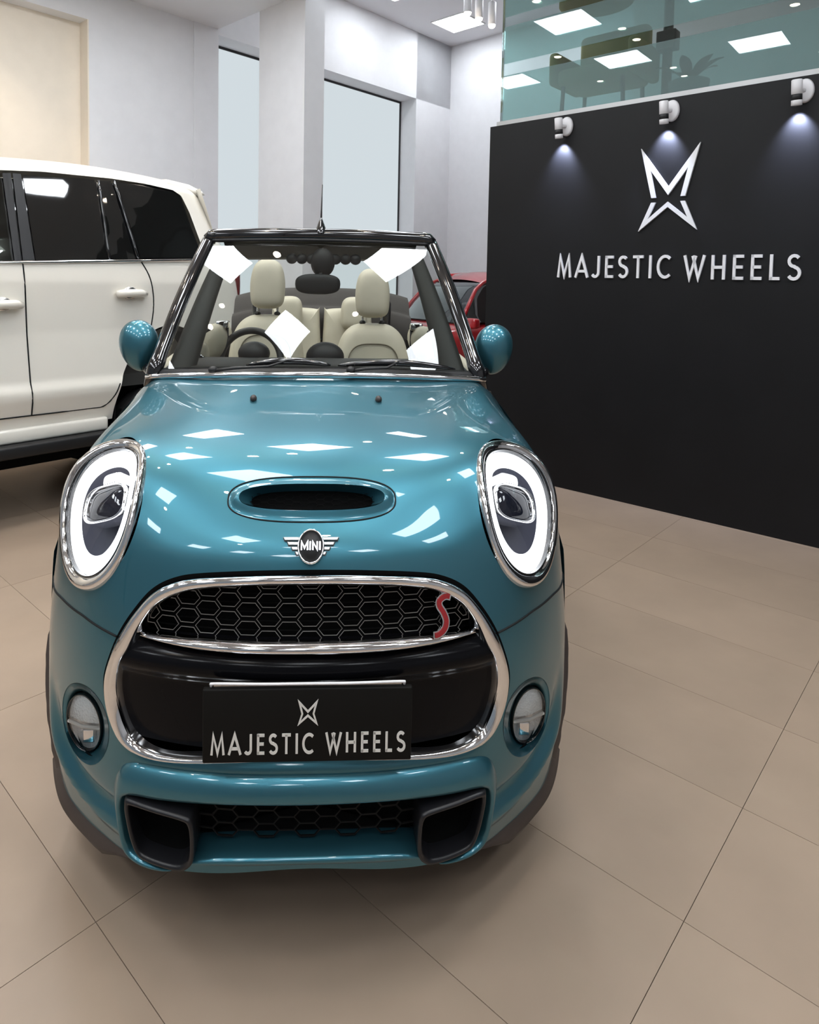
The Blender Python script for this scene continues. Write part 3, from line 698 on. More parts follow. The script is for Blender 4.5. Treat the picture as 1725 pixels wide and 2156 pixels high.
obj('holder_rim', *tube(catmull([(-.258, .004, .862), (-.256, -.002, .872), (-.246, -.005, .8775), (-.12, -.008, .8765), (0, -.008, .8765), (.12, -.008, .8765), (.246, -.005, .8775), (.256, -.002, .872), (.258, .004, .862)], 60), .0035, 8), M['sign_white'], npl)
obj('holder_slot', *box(-.25, .25, -.004, .004, .864, .875), M['chrome_soft'], npl, smooth=False)

# --- headlights
def headlight(sg_):
    h = empty('headlight', parent=car)
    c, A, B = HLC * [sg_, 1, 1], HLA * [sg_, 1, 1], HLB * [sg_, 1, 1]
    n = np.cross(HLA, HLB); n = n / np.linalg.norm(n) * [sg_, 1, 1]
    K = 72; TH = np.linspace(0, 2 * math.pi, K, endpoint=False)
    delta = []
    for t in TH:
        p = c + A * math.cos(t) + B * math.sin(t); q, _ = onbody(p[0], p[2]); delta.append(float((q - p) @ n))
    delta = np.clip(np.array(delta), -.035, .035); ft = np.fft.rfft(delta); ft[4:] = 0; delta = np.fft.irfft(ft, K)
    def ring(rho, hgt, k=1.0): return [c + rho * (A * math.cos(t) + B * math.sin(t)) + n * (hgt + d * k) for t, d in zip(TH, delta)]
    order = 1 if sg_ > 0 else -1
    fx = lambda L: [l[::order] for l in L]
    obj('chrome_bezel', *loops(fx([ring(1.0, -.05), ring(1.005, .008), ring(.998, .016), ring(.985, .0205), ring(.93, .0215, .95), ring(.872, .017, .85), ring(.862, .010, .8), ring(.855, -.03, .6)])), M['chrome'], h)
    obj('dark_gasket', *loops(fx([ring(.868, .012, .8), ring(.855, .018, .8), ring(.842, .012, .7), ring(.838, -.03, .5)])), M['gloss_black'], h)
    obj('reflector_bowl', *loops(fx([ring(.86, -.02, .6), ring(.84, -.03, .5), ring(.60, -.075, .2), ring(.3, -.085, 0), ring(.02, -.087, 0)]), cap1=True), M['lamp_bowl'], h)
    obj('light_ring', *loops(fx([ring(.835, -.012, .7), ring(.82, .002, .7), ring(.74, .010, .62), ring(.63, .006, .5), ring(.59, -.006, .45)])), M['drl'], h, label='glowing white ring of light')
    loc = lambda a_, b_, hh: c + A * a_ + B * b_ + n * hh
    rr = [(np.sign(math.cos(t)) * abs(math.cos(t)) ** .62, np.sign(math.sin(t)) * abs(math.sin(t)) ** .62) for t in np.linspace(0, 2 * math.pi, 48, endpoint=False)]
    def rr_loop(k, hh, ca=.01, cb=.07, ra=.49, rb=.24): return [loc(ca + ra * k * x, cb + rb * k * y, hh) for x, y in rr]
    obj('projector_bezel', *loops(fx([rr_loop(1.04, -.05), rr_loop(1.06, .002), rr_loop(1.0, .008), rr_loop(.93, .004), rr_loop(.91, -.04)])), M['chrome'], h)
    obj('projector_lens', *loops(fx([rr_loop(.94, -.006), rr_loop(.75, .004), rr_loop(.5, .010), rr_loop(.25, .013), rr_loop(.02, .014)]), cap1=True), M['lens_dark'], h)
    sq = lambda k, hh, cb, rb: rr_loop(k, hh, .02, cb, .24, rb)
    obj('upper_module', *loops(fx([sq(1, -.06, .42, .085), sq(1, -.015, .42, .085), sq(.85, -.009, .42, .085), sq(.02, -.007, .42, .085)]), cap1=True), M['drl_soft'], h)
    for k in range(5):
        p0, p1 = loc(-.10 + k * .06, .335, -.006), loc(-.10 + k * .06, .385, -.006)
        obj('module_rib', *tube([p0, p1], .002, 5), M['chrome_soft'], h)
    obj('clear_cover', *loops(fx([ring(.838, .012, .75), ring(.7, .030, .5), ring(.5, .044, .3), ring(.25, .050, .1), ring(.01, .052, 0)]), cap1=True), M['lamp_glass'], h)
headlight(-1); headlight(1)

# --- fog lamps in body-colour recesses
def foglamp(sg_):
    h = empty('fog_lamp', parent=car)
    K = 48; TH = np.linspace(0, 2 * math.pi, K, endpoint=False)
    lc = np.array([.690 * sg_, .285, .583]); n = np.array([.35 * sg_, -.93, -.05]); n /= np.linalg.norm(n)
    a_ = np.cross(np.array([0, 0, 1.]), n); a_ /= np.linalg.norm(a_); b_ = np.cross(n, a_)
    def rim():
        out = []
        for t in TH:
            u, zz = FOGA[0] * math.cos(t), FOGA[1] * math.sin(t) - .25 * FOGA[0] * math.cos(t)
            out.append(onbody(sg_ * (FOGC[0] + u), FOGC[1] + zz)[0])
        return out
    def lp(k, hh): return [lc + a_ * (.0605 * k * math.cos(t) * sg_) * -1 + b_ * (.090 * k * math.sin(t)) + n * hh for t in TH]
    # match starting direction of both loops
    def lp2(k, hh): return [lc + np.array([sg_ * abs(a_[0]), a_[1] * np.sign(a_[0]) * sg_, 0]) * (.0605 * k * math.cos(t)) + b_ * (.090 * k * math.sin(t)) + n * hh for t in TH]
    rm = rim(); mid = [(p * .45 + q * .55) for p, q in zip(rm, lp2(1.12, .004))]
    fx = lambda L: [l[::(1 if sg_ > 0 else -1)] for l in L]
    obj('recess', *loops(fx([[p + np.array([0, -.001, 0]) for p in rm], [p * .85 + q * .15 + np.array([0, .004, 0]) for p, q in zip(rm, lp2(1.12, .004))], mid, lp2(1.10, -.004), lp2(1.05, -.03)])), M['teal'], h)
    obj('rim', *loops(fx([lp2(1.05, -.03), lp2(1.05, .004), lp2(1.02, .006), lp2(1.0, .003), lp2(.99, -.02)])), M['gloss_black'], h)
    obj('reflector', *loops(fx([lp2(.99, -.008), lp2(.8, -.018), lp2(.4, -.026), lp2(.02, -.028)]), cap1=True), M['fog_bowl'], h)
    up = [i for i in range(K) if math.sin(TH[i]) >= -.02]
    V = [lc + np.array([sg_ * abs(a_[0]), a_[1] * np.sign(a_[0]) * sg_, 0]) * (.058 * k * math.cos(TH[i])) + b_ * (.086 * k * math.sin(TH[i]) + .004) + n * (.004 - .01 * k) for k in (1, .6, .05) for i in up]
    m_ = len(up); Fc = [(r_ * m_ + i, r_ * m_ + i + 1, (r_ + 1) * m_ + i + 1, (r_ + 1) * m_ + i) for r_ in range(2) for i in range(m_ - 1)]
    obj('fluted_lens', V, Fc, M['fog_clear'], h)
    ax = np.array([sg_ * abs(a_[0]), a_[1] * np.sign(a_[0]) * sg_, 0])
    obj('divider', *tube([lc - ax * .058 + n * .0 - b_ * .006, lc - b_ * .008 + n * .008, lc + ax * .058 - b_ * .006], .006, 8), M['plate_white'], h)
    obj('bulb_shield', *xf(box(-.018, .018, -.012, .012, -.022, .022), Matrix.Translation(tuple(lc - b_ * .042 - n * .01 - ax * .01))), M['chrome'], h, bevel=.004)
    obj('clear_cover', *loops(fx([lp2(.99, .002), lp2(.7, .012), lp2(.35, .017), lp2(.02, .018)]), cap1=True), M['lamp_glass'], h)
foglamp(-1); foglamp(1)

# --- lower bumper frame, ducts and mesh
lf = empty('lower_intake', parent=car)
def f_loop(f, off): return gl_loop(f, off, FO, FI)
def f_deep(k, dw): return [(u * k, wbody(u * k, z) + dw, .445 + (z - .445) * k) for u, z in FI]
obj('intake_frame', *loops([f_loop(-.06, .03), f_loop(0, .004), f_loop(.12, -.014), f_loop(.45, -.026), f_loop(.8, -.038), f_loop(.95, -.036), f_loop(1.0, -.026), f_deep(.992, .0), f_deep(.965, .06)]), M['teal'], lf)
obj('intake_back', *loops([f_deep(.99, .055), f_deep(.5, .07), f_deep(.02, .07)], cap1=True), M['void'], lf)
DUCT = [(-.492, .509), (-.41, .506), (-.332, .499), (-.310, .484), (-.304, .43), (-.308, .370), (-.322, .345), (-.352, .331), (-.44, .333), (-.472, .344), (-.490, .385), (-.503, .455), (-.505, .495)]
for sg_ in (-1, 1):
    D = catmull([(u * -sg_, z) for u, z in DUCT], 64, True); cu, cz = D.mean(0)
    def dl(k, off): return [(cu + (u - cu) * k, wbody(cu + (u - cu) * k, max(.3, cz + (z - cz) * k)) + off, cz + (z - cz) * k) for u, z in D]
    d = obj('duct_rim', *loops([dl(1.02, .05), dl(1.02, -.040), dl(.985, -.052), dl(.91, -.052), dl(.87, -.040), dl(.85, .05)][::sg_]), M['satin_black'], lf)
    obj('duct_throat', *loops([dl(.87, .0), dl(.80, .05), dl(.4, .052), dl(.02, .052)], cap1=True), M['void'], lf)
cell2 = mesh_data('mesh_cell', *hexcell(.0365, .0205, .019, .003), M['mesh_black'], False)
for i in range(-5, 6):
    for k in range(4):
        u, z = i * .0572, .408 + k * .043 + (i % 2) * .0215
        if z > .545: continue
        o = bpy.data.objects.new('mesh_cell', cell2); link(o, lf); o.location = (u, wbody(u, z) + .03, z); o.rotation_euler = (0, 0, math.atan((wbody(u + .02, z) - wbody(u - .02, z)) / .04))
# dark lower valance
for sg_ in (-1, 1):
  row0 = [p for p in BG[0] if p[1] < .53 and p[0] * sg_ > .44]
  vk = lambda p: min(1, max(.12, (abs(p[0]) - .47) / .16))
  va = [[p + np.array([0, .002, .004]) for p in row0], [p + np.array([0, -.004, -.006]) for p in row0], [p + np.array([.022 * np.sign(p[0]) * min(1, abs(p[0]) / .7), .006, -.045 * vk(p)]) for p in row0], [p + np.array([.010 * np.sign(p[0]), .03, -.09 * vk(p)]) for p in row0], [p + np.array([0, .16, -.08 * vk(p)]) for p in row0]]
  obj('lower_valance', *loops(va, closed=False), M['dark_clad'], car)

# --- badge on the bonnet
bd = empty('bonnet_badge', parent=car)
bc, bn = onbody(0, 1.192); tilt = math.atan2(bn[2], -bn[1])
BM = Matrix.Translation(tuple(bc + bn * .004)) @ Matrix.Rotation(-tilt, 4, 'X')
el = lambda rx, rz, y, n=40: [(rx * math.cos(t), y, rz * math.sin(t)) for t in np.linspace(0, 2 * math.pi, n, endpoint=False)]
obj('badge_disc', *xf(loops([el(.034, .045, .004), el(.034, .045, -.006), el(.001, .001, -.007)], cap1=True), BM), M['black'], bd)
obj('badge_rim', *xf(loops([el(.038, .049, .006), el(.0385, .0495, -.004), el(.0365, .0475, -.010), el(.0335, .0445, -.009), el(.0325, .0435, -.004)]), BM), M['chrome'], bd)
for sg_ in (-1, 1):
    for k in range(4):
        z = .022 - k * .0135; x0, x1 = .030, .079 - k * .0115
        obj('wing_bar', *xf(cat_geo(([(sg_ * x, y, zz) for x, zz in ((x0, z + .0045), (x1, z + .0045), (x1 - .004, z - .0045), (x0, z - .0045)) for y in (.004, -.005)],
            [(0, 2, 4, 6), (1, 3, 5, 7), (0, 2, 3, 1), (2, 4, 5, 3), (4, 6, 7, 5)])), BM), M['wing'], bd, smooth=False, bevel=.0012)
x = -.0290
for c_, w_ in (('m', .0220), ('I', .0070), ('N', .0180), ('I', .0070)):
    V, Fc = letter_geo(c_, .0240, .17, .002, w_ / (GL[c_][0] * .0240)); obj('badge_letter', *xf(([(a1 + x, b1 - .007, c1 - .0110) for a1, b1, c1 in V], Fc), BM), M['chrome_soft'], bd, smooth=False); x += w_ + .0013

# --- body sides, rear, wheels
SW = np.array([.58, .70, .85, 1.05, 1.28, 1.75, 2.3, 2.9, 3.45, 3.85, 3.98])
S_TOP = np.array([(.893, 1.00), (.878, 1.14), (.868, 1.235), (.848, 1.325), (.822, 1.405), (.80, 1.47), (.80, 1.50), (.80, 1.52), (.795, 1.50), (.74, 1.44), (.64, 1.38)])
def side_net(sg_):
    rows = []
    for f, du_ in ((0, 0), (.12, .02), (.4, .055), (.65, .07), (.85, .068), (1., .045)):
        row = []
        for w_, (u, zt) in zip(SW, S_TOP):
            zb = .30; z = zt + (zb - zt) * f; uu = min(u + du_ * (1 if w_ > .9 else .35), .905) if w_ < 3.6 else u + du_
            row.append((sg_ * uu, w_, z))
        rows.append(row)
    return np.array(rows)
for sg_ in (-1, 1):
    Gs = bsurf(fit_net(side_net(sg_)), 70, 160); ns = grid_normals(Gs, flip=(sg_ > 0))
    if (ns[35, 80, 0] * sg_) < 0: ns = -ns
    Tt = grid_tris(70, 160); Tt = Tt if sg_ < 0 else Tt[:, ::-1]
    V = np.concatenate([Gs.reshape(-1, 3)] * 2, 1)
    V, N, T = clip(V, ns.reshape(-1, 3), Tt, np.minimum(arch_d(V[:, 1], V[:, 2], .92), arch_d(V[:, 1], V[:, 2], 3.42)))
    sp = obj('body_side', V[:, :3], T, M['teal'], car, normals=N)
    for wl in (1.42, 2.62):
        pts = [Gs[i, np.abs(Gs[i, :, 1] - wl).argmin()] + np.array([sg_ * .001, 0, 0]) for i in range(0, 69, 4)]
        obj('door_gap', *tube(pts, .003, 5), M['gap'], sp)
    hz = Gs[14, np.abs(Gs[14, :, 1] - 2.45).argmin()]
    obj('door_handle', *ellipsoid((hz[0] + sg_ * .01, hz[1], hz[2]), (.018, .10, .02), 16, 8), M['chrome'], sp)
    def uside(w_, z_):
        f = float(np.interp(w_, [.58, .8, 1.2, 3.0, 3.6, 3.9], [.897, .905, .90, .90, .885, .80])) - .05 * max(0, .36 - z_)
        if w_ > .575: return f
        half = BG[:, NC // 2:]; d = (half[..., 1] - w_) ** 2 + (half[..., 2] - max(z_, .27)) ** 2
        return float(half.reshape(-1, 3)[int(d.argmin())][0]) + .004
    for wc in (.92, 3.42):
        L = [[], [], [], [], []]
        for th in np.linspace(R(-27), R(204), 60):
            dw, dz_ = -math.cos(th), math.sin(th)
            for k, (rr_, du_) in enumerate(((.405, -.06), (.408, .004), (.430, .014), (.452, .012), (.464, -.006))):
                w_, z_ = wc + rr_ * dw, .42 + rr_ * dz_; L[k].append((sg_ * (uside(w_, z_) + du_), w_, z_))
        obj('wheel_arch_trim', *loops(L, closed=False), M['dark_clad'], car)
        wh = empty('wheel', parent=car)
        Wm = Matrix.Translation((sg_ * .76, wc, .385)) @ Matrix.Rotation(R(90), 4, 'Y')
        obj('tyre', *xf(lathe([(.27, -.10), (.35, -.105), (.378, -.085), (.385, -.05), (.385, .05), (.378, .085), (.35, .105), (.27, .10)], 48, caps=False), Wm), M['rubber'], wh)
        obj('rim', *xf(lathe([(.27, -.09), (.262, -.06), (.25, .0), (.262, .07), (.27, .09)], 48, caps=False), Wm), M['alloy'], wh)
        for k in range(5):
            a1 = 2 * math.pi * k / 5
            obj('spoke', *xf(tube([(0, 0, sg_ * .07), (.13 * math.cos(a1), .13 * math.sin(a1), sg_ * .075), (.262 * math.cos(a1), .262 * math.sin(a1), sg_ * .07)], [.045, .035, .045], 8, flat=.5), Wm), M['alloy'], wh)
    # sill
    obj('side_sill', *box(min(sg_ * .80, sg_ * .895), max(sg_ * .80, sg_ * .895), 1.35, 3.0, .20, .32), M['dark_clad'], car, bevel=.02)
rear = [[(u, w_, z) for u in np.linspace(-1, 1, 15) * uw] and [(float(u), w_ - .10 * abs(u / uw) ** 3, z) for u in np.linspace(-uw, uw, 15)] for uw, w_, z in ((.80, 3.50, 1.505), (.78, 3.80, 1.49), (.72, 3.98, 1.42), (.72, 4.02, 1.2), (.78, 4.04, .9), (.80, 4.05, .6), (.74, 3.98, .34))]
obj('rear_body', *loops([[tuple(p) for p in r_] for r_ in rear], closed=False), M['teal'], car, sub=1)
obj('floor_pan', *box(-.80, .80, .55, 3.9, .20, .26), M['void'], car)
for sg_ in (-1, 1):   # wheel wells
    for wc in (.92, 3.42): obj('wheel_well', *box(min(sg_ * .45, sg_ * .48), max(sg_ * .45, sg_ * .48), wc - .5, wc + .5, .22, .95), M['void'], car)

# --- windscreen, frame, wipers, cowl
WB = lambda u: (1.10 + .12 * (abs(u) / .69) ** 2, 1.578 - .030 * (abs(u) / .69) ** 2)       # w, z of lower glass edge
WT = lambda u: (1.765 + .03 * (abs(u) / .56) ** 2, 2.150 - .010 * (abs(u) / .56) ** 2)
ws = empty('windscreen', parent=car)
GW = []
for t in np.linspace(0, 1, 24):
    row = []
    for k in np.linspace(-1, 1, 41):
        ub, ut = .692 * k, .560 * k; (wb, zb), (wt, zt) = WB(ub), WT(ut); bul = .025 * math.sin(math.pi * t)
        row.append((ub + (ut - ub) * t, wb + (wt - wb) * t - bul * .8, zb + (zt - zb) * t + bul * .6))
    GW.append(row)
GW = np.array(GW)
obj('glass', *loops([list(r_) for r_ in GW], closed=False), M['ws_glass'], ws)
for sg_ in (-1, 1):
    P = [GW[i, -1 if sg_ > 0 else 0] for i in range(24)]
    P = [np.array([P[0][0] + sg_ * .03, P[0][1] + .0, 1.47])] + [p + np.array([sg_ * .018, .006, .004]) for p in P]
    obj('windscreen_pillar', *tube(P, [.036] * 3 + [.033] * 22, 12, flat=.8, up=(0, 1, 0)), M['gloss_black'], ws)
    Q = [GW[i, -3 if sg_ > 0 else 2] + np.array([0, .012, -.006]) for i in range(24)]
    obj('pillar_inner_trim', *tube([q + np.array([-sg_ * (.012 - .002 * i / 23), .05, -.035]) for i, q in enumerate(Q)], [.062 - .026 * i / 23 for i in range(24)], 10, flat=.5, up=(0, 1, 0)), M['trim_grey'], ws)
hp = [GW[-1, i] + np.array([0, .012, .026]) for i in range(41)]
hp = [hp[0] + np.array([-.016, -.006, -.022])] + hp + [hp[-1] + np.array([.016, -.006, -.022])]
obj('header_rail', *tube(hp, .036, 14, flat=.9, up=(0, 1, 0)), M['gloss_black'], ws)
obj('header_seal', *tube([GW[-1, i] + np.array([0, -.012, .0]) for i in range(41)], .010, 8), M['black'], ws)
obj('header_lining', *loops([[GW[-1, i] + np.array([0, .02, -.004]) for i in range(2, 39)], [GW[-1, i] * [.985, 1, 1] + np.array([0, .13, -.085]) for i in range(2, 39)], [GW[-1, i] * [.985, 1, 1] + np.array([0, .20, -.095]) for i in range(2, 39)], [GW[-1, i] + np.array([0, .2, .03]) for i in range(2, 39)]], closed=False), M['trim_grey'], ws)
cwl = [[], [], [], []]
for u in np.linspace(-.70, .70, 33):
    k = abs(u) / .70; w0 = 1.035 + .17 * k * k; z0 = 1.545 - .035 * k * k; (wb, zb) = WB(u)
    cwl[0].append((u, w0 - .01, z0 - .03)); cwl[1].append((u, w0 + .012, z0 + .004)); cwl[2].append((u, wb - .012, zb - .012)); cwl[3].append((u, wb + .01, zb + .004))
obj('cowl_panel', *loops(cwl, closed=False), M['black'], car)
strip = [(u, 1.026 + .185 * (abs(u) / .742) ** 2, 1.556 - .040 * (abs(u) / .742) ** 2) for u in np.linspace(-.742, .742, 41)]
obj('cowl_strip', *tube(strip, .0125, 12), M['chrome'], car, label='chrome strip along the base of the windscreen')
def wiper(x0, x1, xp, sgn):
    wpr = empty('wiper', parent=car)
    pt = lambda u, dz, dw: (u, WB(u)[0] - .02 + dw, WB(u)[1] + dz)
    L = [pt(x0 + (x1 - x0) * t, .012 + .016 * math.sin(math.pi * t), 0) for t in np.linspace(0, 1, 15)]
    obj('wiper_blade', *tube(L, [.004] + [.009 + .006 * math.sin(math.pi * t) for t in np.linspace(0, 1, 13)] + [.004], 8, flat=1.0), M['gloss_black'], wpr)
    A_ = [pt(xp, -.008, -.02), pt(xp + (x0 + x1 - 2 * xp) * .15, .004, -.03), pt(xp + ((x0 + x1) / 2 - xp) * .75, .010, -.03), pt((x0 + x1) / 2, .034, -.012)]
    obj('wiper_arm', *tube(A_, [.012, .011, .009, .007], 8, flat=.6), M['black'], wpr)
    obj('wiper_pivot', *ellipsoid(pt(xp, -.004, -.02), (.02, .02, .016), 14, 8), M['black'], wpr)
wiper(-.30, .055, -.44, 1); wiper(.085, .60, .14, 1)

# --- aerial on the windscreen header
an = empty('roof_aerial', parent=car)
hz0 = float(hp[21][2]) + .022; hw0 = float(hp[21][1]) + .02
obj('aerial_base', *loops([[(.030 * k * math.cos(t), hw0 + .055 * k * math.sin(t), hz0 + hh) for t in np.linspace(0, 2 * math.pi, 20, endpoint=False)] for k, hh in ((1.1, -.012), (1.0, .006), (.72, .028), (.42, .052), (.2, .068), (.05, .072))], cap1=True), M['gloss_black'], an)
obj('aerial_rod', *tube([(0, hw0, hz0 + .06), (.002, hw0 + .05, hz0 + .16), (.004, hw0 + .10, hz0 + .255)], [.0045, .0035, .0025], 8), M['black'], an)

# --- door mirrors
for sg_ in (-1, 1):
    mr = empty('door_mirror', parent=car)
    c = np.array([sg_ * .818, 1.38, 1.634]); V, Fc = ellipsoid((0, 0, 0), (1, 1, 1), 40, 24)
    cap = []
    for x, y, z in V:
        xx, yy, zz = x * .090, y * .075, z * .118
        if y > 0: yy = .012 * y
        xx *= 1 + .10 * z; zz += -sg_ * 0; xx += sg_ * zz * .06
        cap.append((xx + c[0], yy + c[1], zz + c[2]))
    obj('mirror_cap', cap, Fc, M['teal'], mr)
    V, Fc = ellipsoid((0, 0, 0), (1, 1, 1), 28, 10)
    obj('mirror_glass', [(c[0] + x * .080, c[1] + .018 + y * .012, c[2] + z * .105) for x, y, z in V], Fc, M['chrome'], mr)
    obj('mirror_stalk', *tube([c + np.array([-sg_ * .030, -.01, -.075]), c + np.array([-sg_ * .060, -.03, -.115]), c + np.array([-sg_ * .088, -.05, -.175])], [.034, .026, .036], 12), M['gloss_black'], mr)
    obj('mirror_foot', *tube([c + np.array([-sg_ * .05, -.01, -.155]), c + np.array([-sg_ * .12, -.03, -.19])], [.026, .038], 10, flat=.6), M['black'], mr)

# --- interior
def cushion(name, c, r, parent, m=None, power=.55, nu=32, nv=20, tilt=0, sub=0):
    V, Fc = ellipsoid((0, 0, 0), r, nu, nv, power); Mx = Matrix.Translation(c) @ Matrix.Rotation(tilt, 4, 'X')
    return obj(name, *xf((V, Fc), Mx), m or M['leather'], parent)
def outline_pad(name, prof, w0, depth, parent, m, tilt=0.0, zref=1.3, puff=.03):
    """padded slab: closed outline (u,z) lofted through the depth with rounded edges"""
    P = np.array(prof); c = P.mean(0); Ls = []
    for k, d in ((.01, -depth / 2 - puff), (.35, -depth / 2 - puff * .998), (.55, -depth / 2 - puff * .97), (.7, -depth / 2 - puff * .88), (.82, -depth / 2 - puff * .66), (.9, -depth / 2 - puff * .35), (.95, -depth / 2 + .003), (.985, -depth * .33), (1.0, -depth / 8), (1.0, depth / 4), (.95, depth / 2), (.02, depth / 2 + .01)):
        Ls.append([(c[0] + (u - c[0]) * k, w0 + d + (c[1] + (z - c[1]) * k - zref) * tilt, c[1] + (z - c[1]) * k) for u, z in P])
    V, Fc = loops(Ls, cap0=True, cap1=True)
    return obj(name, V, Fc, m, parent)
def front_seat(uc, dz):
    st = empty('front_seat', parent=car)
    sh = [(0, 1.715), (.10, 1.708), (.165, 1.665), (.205, 1.59), (.225, 1.48), (.235, 1.35), (.23, 1.2), (.20, 1.02), (.1, .98), (0, .97)]
    full = catmull(sh + [(-u, z) for u, z in sh[-2:0:-1]], 64, True)
    outline_pad('seat_back', [(uc + u, z + dz) for u, z in full], 2.36, .14, st, M['leather'], .22)
    inn = [(0, 1.60), (.09, 1.59), (.14, 1.54), (.155, 1.45), (.155, 1.3), (.14, 1.1), (0, 1.08)]
    inl = catmull(inn + [(-u, z) for u, z in inn[-2:0:-1]], 48, True)
    obj('seat_seam', *tube([(uc + u, 2.36 - .103 + (z + dz - 1.3) * .22, z + dz) for u, z in inl], .004, 6, closed=True), M['seam'], st)
    hr = [(0, 2.056), (.05, 2.048), (.086, 2.008), (.104, 1.93), (.105, 1.85), (.094, 1.785), (.06, 1.758), (0, 1.752)]
    hfull = catmull(hr + [(-u, z) for u, z in hr[-2:0:-1]], 56, True)
    outline_pad('headrest', [(uc + u, z + dz) for u, z in hfull], 2.45, .09, st, M['leather'], .15, zref=1.9)
    for s_ in (-1, 1):
        obj('headrest_post', *tube([(uc + s_ * .06, 2.45, 1.68 + dz), (uc + s_ * .06, 2.46, 1.80 + dz)], .008, 8), M['chrome'], st)
        obj('post_collar', *ellipsoid((uc + s_ * .06, 2.445, 1.722 + dz), (.02, .02, .014), 14, 8), M['black'], st)
    cushion('seat_base', (uc, 2.12, .93 + dz), (.25, .30, .12), st, power=.6)
front_seat(-.330, .012); front_seat(.318, -.035)
rs = empty('rear_bench', parent=car)
for uc in (-.185, .185):
    top = [(-.17, 1.2), (-.17, 1.70), (-.15, 1.735), (0, 1.745), (.15, 1.735), (.17, 1.70), (.17, 1.2), (0, 1.15)]
    outline_pad('bench_back', [(uc + u * .99, z) for u, z in catmull(top, 48, True)], 3.02, .12, rs, M['leather'], .2, puff=.02)
    hr = [(0, 1.83), (.055, 1.82), (.085, 1.78), (.09, 1.70), (.08, 1.62), (0, 1.60)]
    outline_pad('rear_headrest', [(uc * 1.22 + u, z) for u, z in catmull(hr + [(-u, z) for u, z in hr[-2:0:-1]], 40, True)], 2.94, .09, rs, M['leather'], .1)
obj('bench_cushion', *box(-.42, .42, 2.55, 3.0, .85, 1.10), M['leather'], rs, bevel=.05, seg=3)
st_ = empty('folded_soft_top', parent=car)
fold = [[(u, 3.22 + w_ + .05 * (u / .66) ** 2, 1.52 + z - .07 * (abs(u) / .66) ** 3) for u in np.linspace(-.66, .66, 25)] for w_, z in ((-.02, .0), (-.05, .10), (-.03, .21), (.02, .235), (.05, .205), (.08, .25), (.14, .335), (.22, .365), (.30, .34), (.36, .25), (.40, .0))]
obj('fabric_fold', *loops(fold, closed=False), M['fabric'], st_)
for sg_ in (-1, 1): obj('roll_hoop', *tube([(sg_ * .46, 3.06, 1.45), (sg_ * .47, 3.1, 1.78), (sg_ * .44, 3.12, 1.86), (sg_ * .30, 3.14, 1.87)], .028, 10), M['gloss_black'], st_)
# dashboard
da = empty('dashboard', parent=car)
dsh = []
for u in np.linspace(-.68, .68, 29):
    k = abs(u) / .68; (wb, zb) = WB(u * .98)
    dsh.append([(u, wb + .03, zb - .015), (u, wb + .10, zb - .003), (u, 1.50, 1.572 - .015 * k), (u, 1.60, 1.560), (u, 1.64, 1.50), (u, 1.62, 1.25), (u, 1.60, .8)])
obj('dash_top', *loops(dsh, closed=False), M['trim_grey'], da)
obj('instrument_binnacle', *ellipsoid((-.325, 1.64, 1.575), (.08, .06, .06), 24, 14), M['black'], da)
obj('centre_binnacle', *ellipsoid((.03, 1.60, 1.565), (.095, .06, .075), 28, 14), M['black'], da)
for sg_ in (-1, 1): obj('air_vent', *ellipsoid((sg_ * .60, 1.58, 1.54), (.05, .05, .04), 18, 10), M['gloss_black'], da)
sw_ = empty('steering_wheel', parent=car)
rot = Matrix.Translation((-.365, 1.85, 1.515)) @ Matrix.Rotation(R(-22), 4, 'X')
ring_ = [(.158 * math.cos(t), 0, .165 * math.sin(t)) for t in np.linspace(0, 2 * math.pi, 48, endpoint=False)]
obj('wheel_rim', *xf(tube(ring_, .019, 12, closed=True, up=(0, 1, 0)), rot), M['black'], sw_)
obj('wheel_hub', *xf(ellipsoid((0, .02, -.03), (.055, .03, .05), 24, 12), rot), M['black'], sw_)
for a1 in (0, 180, 270): obj('wheel_spoke', *xf(tube([(0, .02, -.01), (.15 * math.cos(R(a1)), .005, .158 * math.sin(R(a1)))], [.028, .018], 8, flat=.5), rot), M['trim_grey'], sw_)
obj('steering_column', *tube([(-.365, 1.86, 1.50), (-.365, 1.62, 1.46)], .05, 12), M['black'], sw_)
# interior mirror
im = empty('interior_mirror', parent=car)
V, Fc = ellipsoid((0, 0, 0), (.115, .022, .052), 28, 14, .7); obj('mirror_housing', [(x - .012, y + 1.70, z + 1.925) for x, y, z in V], Fc, M['black'], im)
obj('sensor_pod', *ellipsoid((.012, 1.715, 2.035), (.062, .035, .075), 22, 12), M['black'], im)
obj('mirror_stem', *tube([(.01, 1.71, 2.0), (-.005, 1.70, 1.94)], .018, 8), M['black'], im)
for k in range(7): obj('sensor_bump', *ellipsoid((-.15 + k * .052 + (.02 if k > 3 else 0), 1.80, 2.055), (.03, .02, .028), 12, 8), M['black'], im)
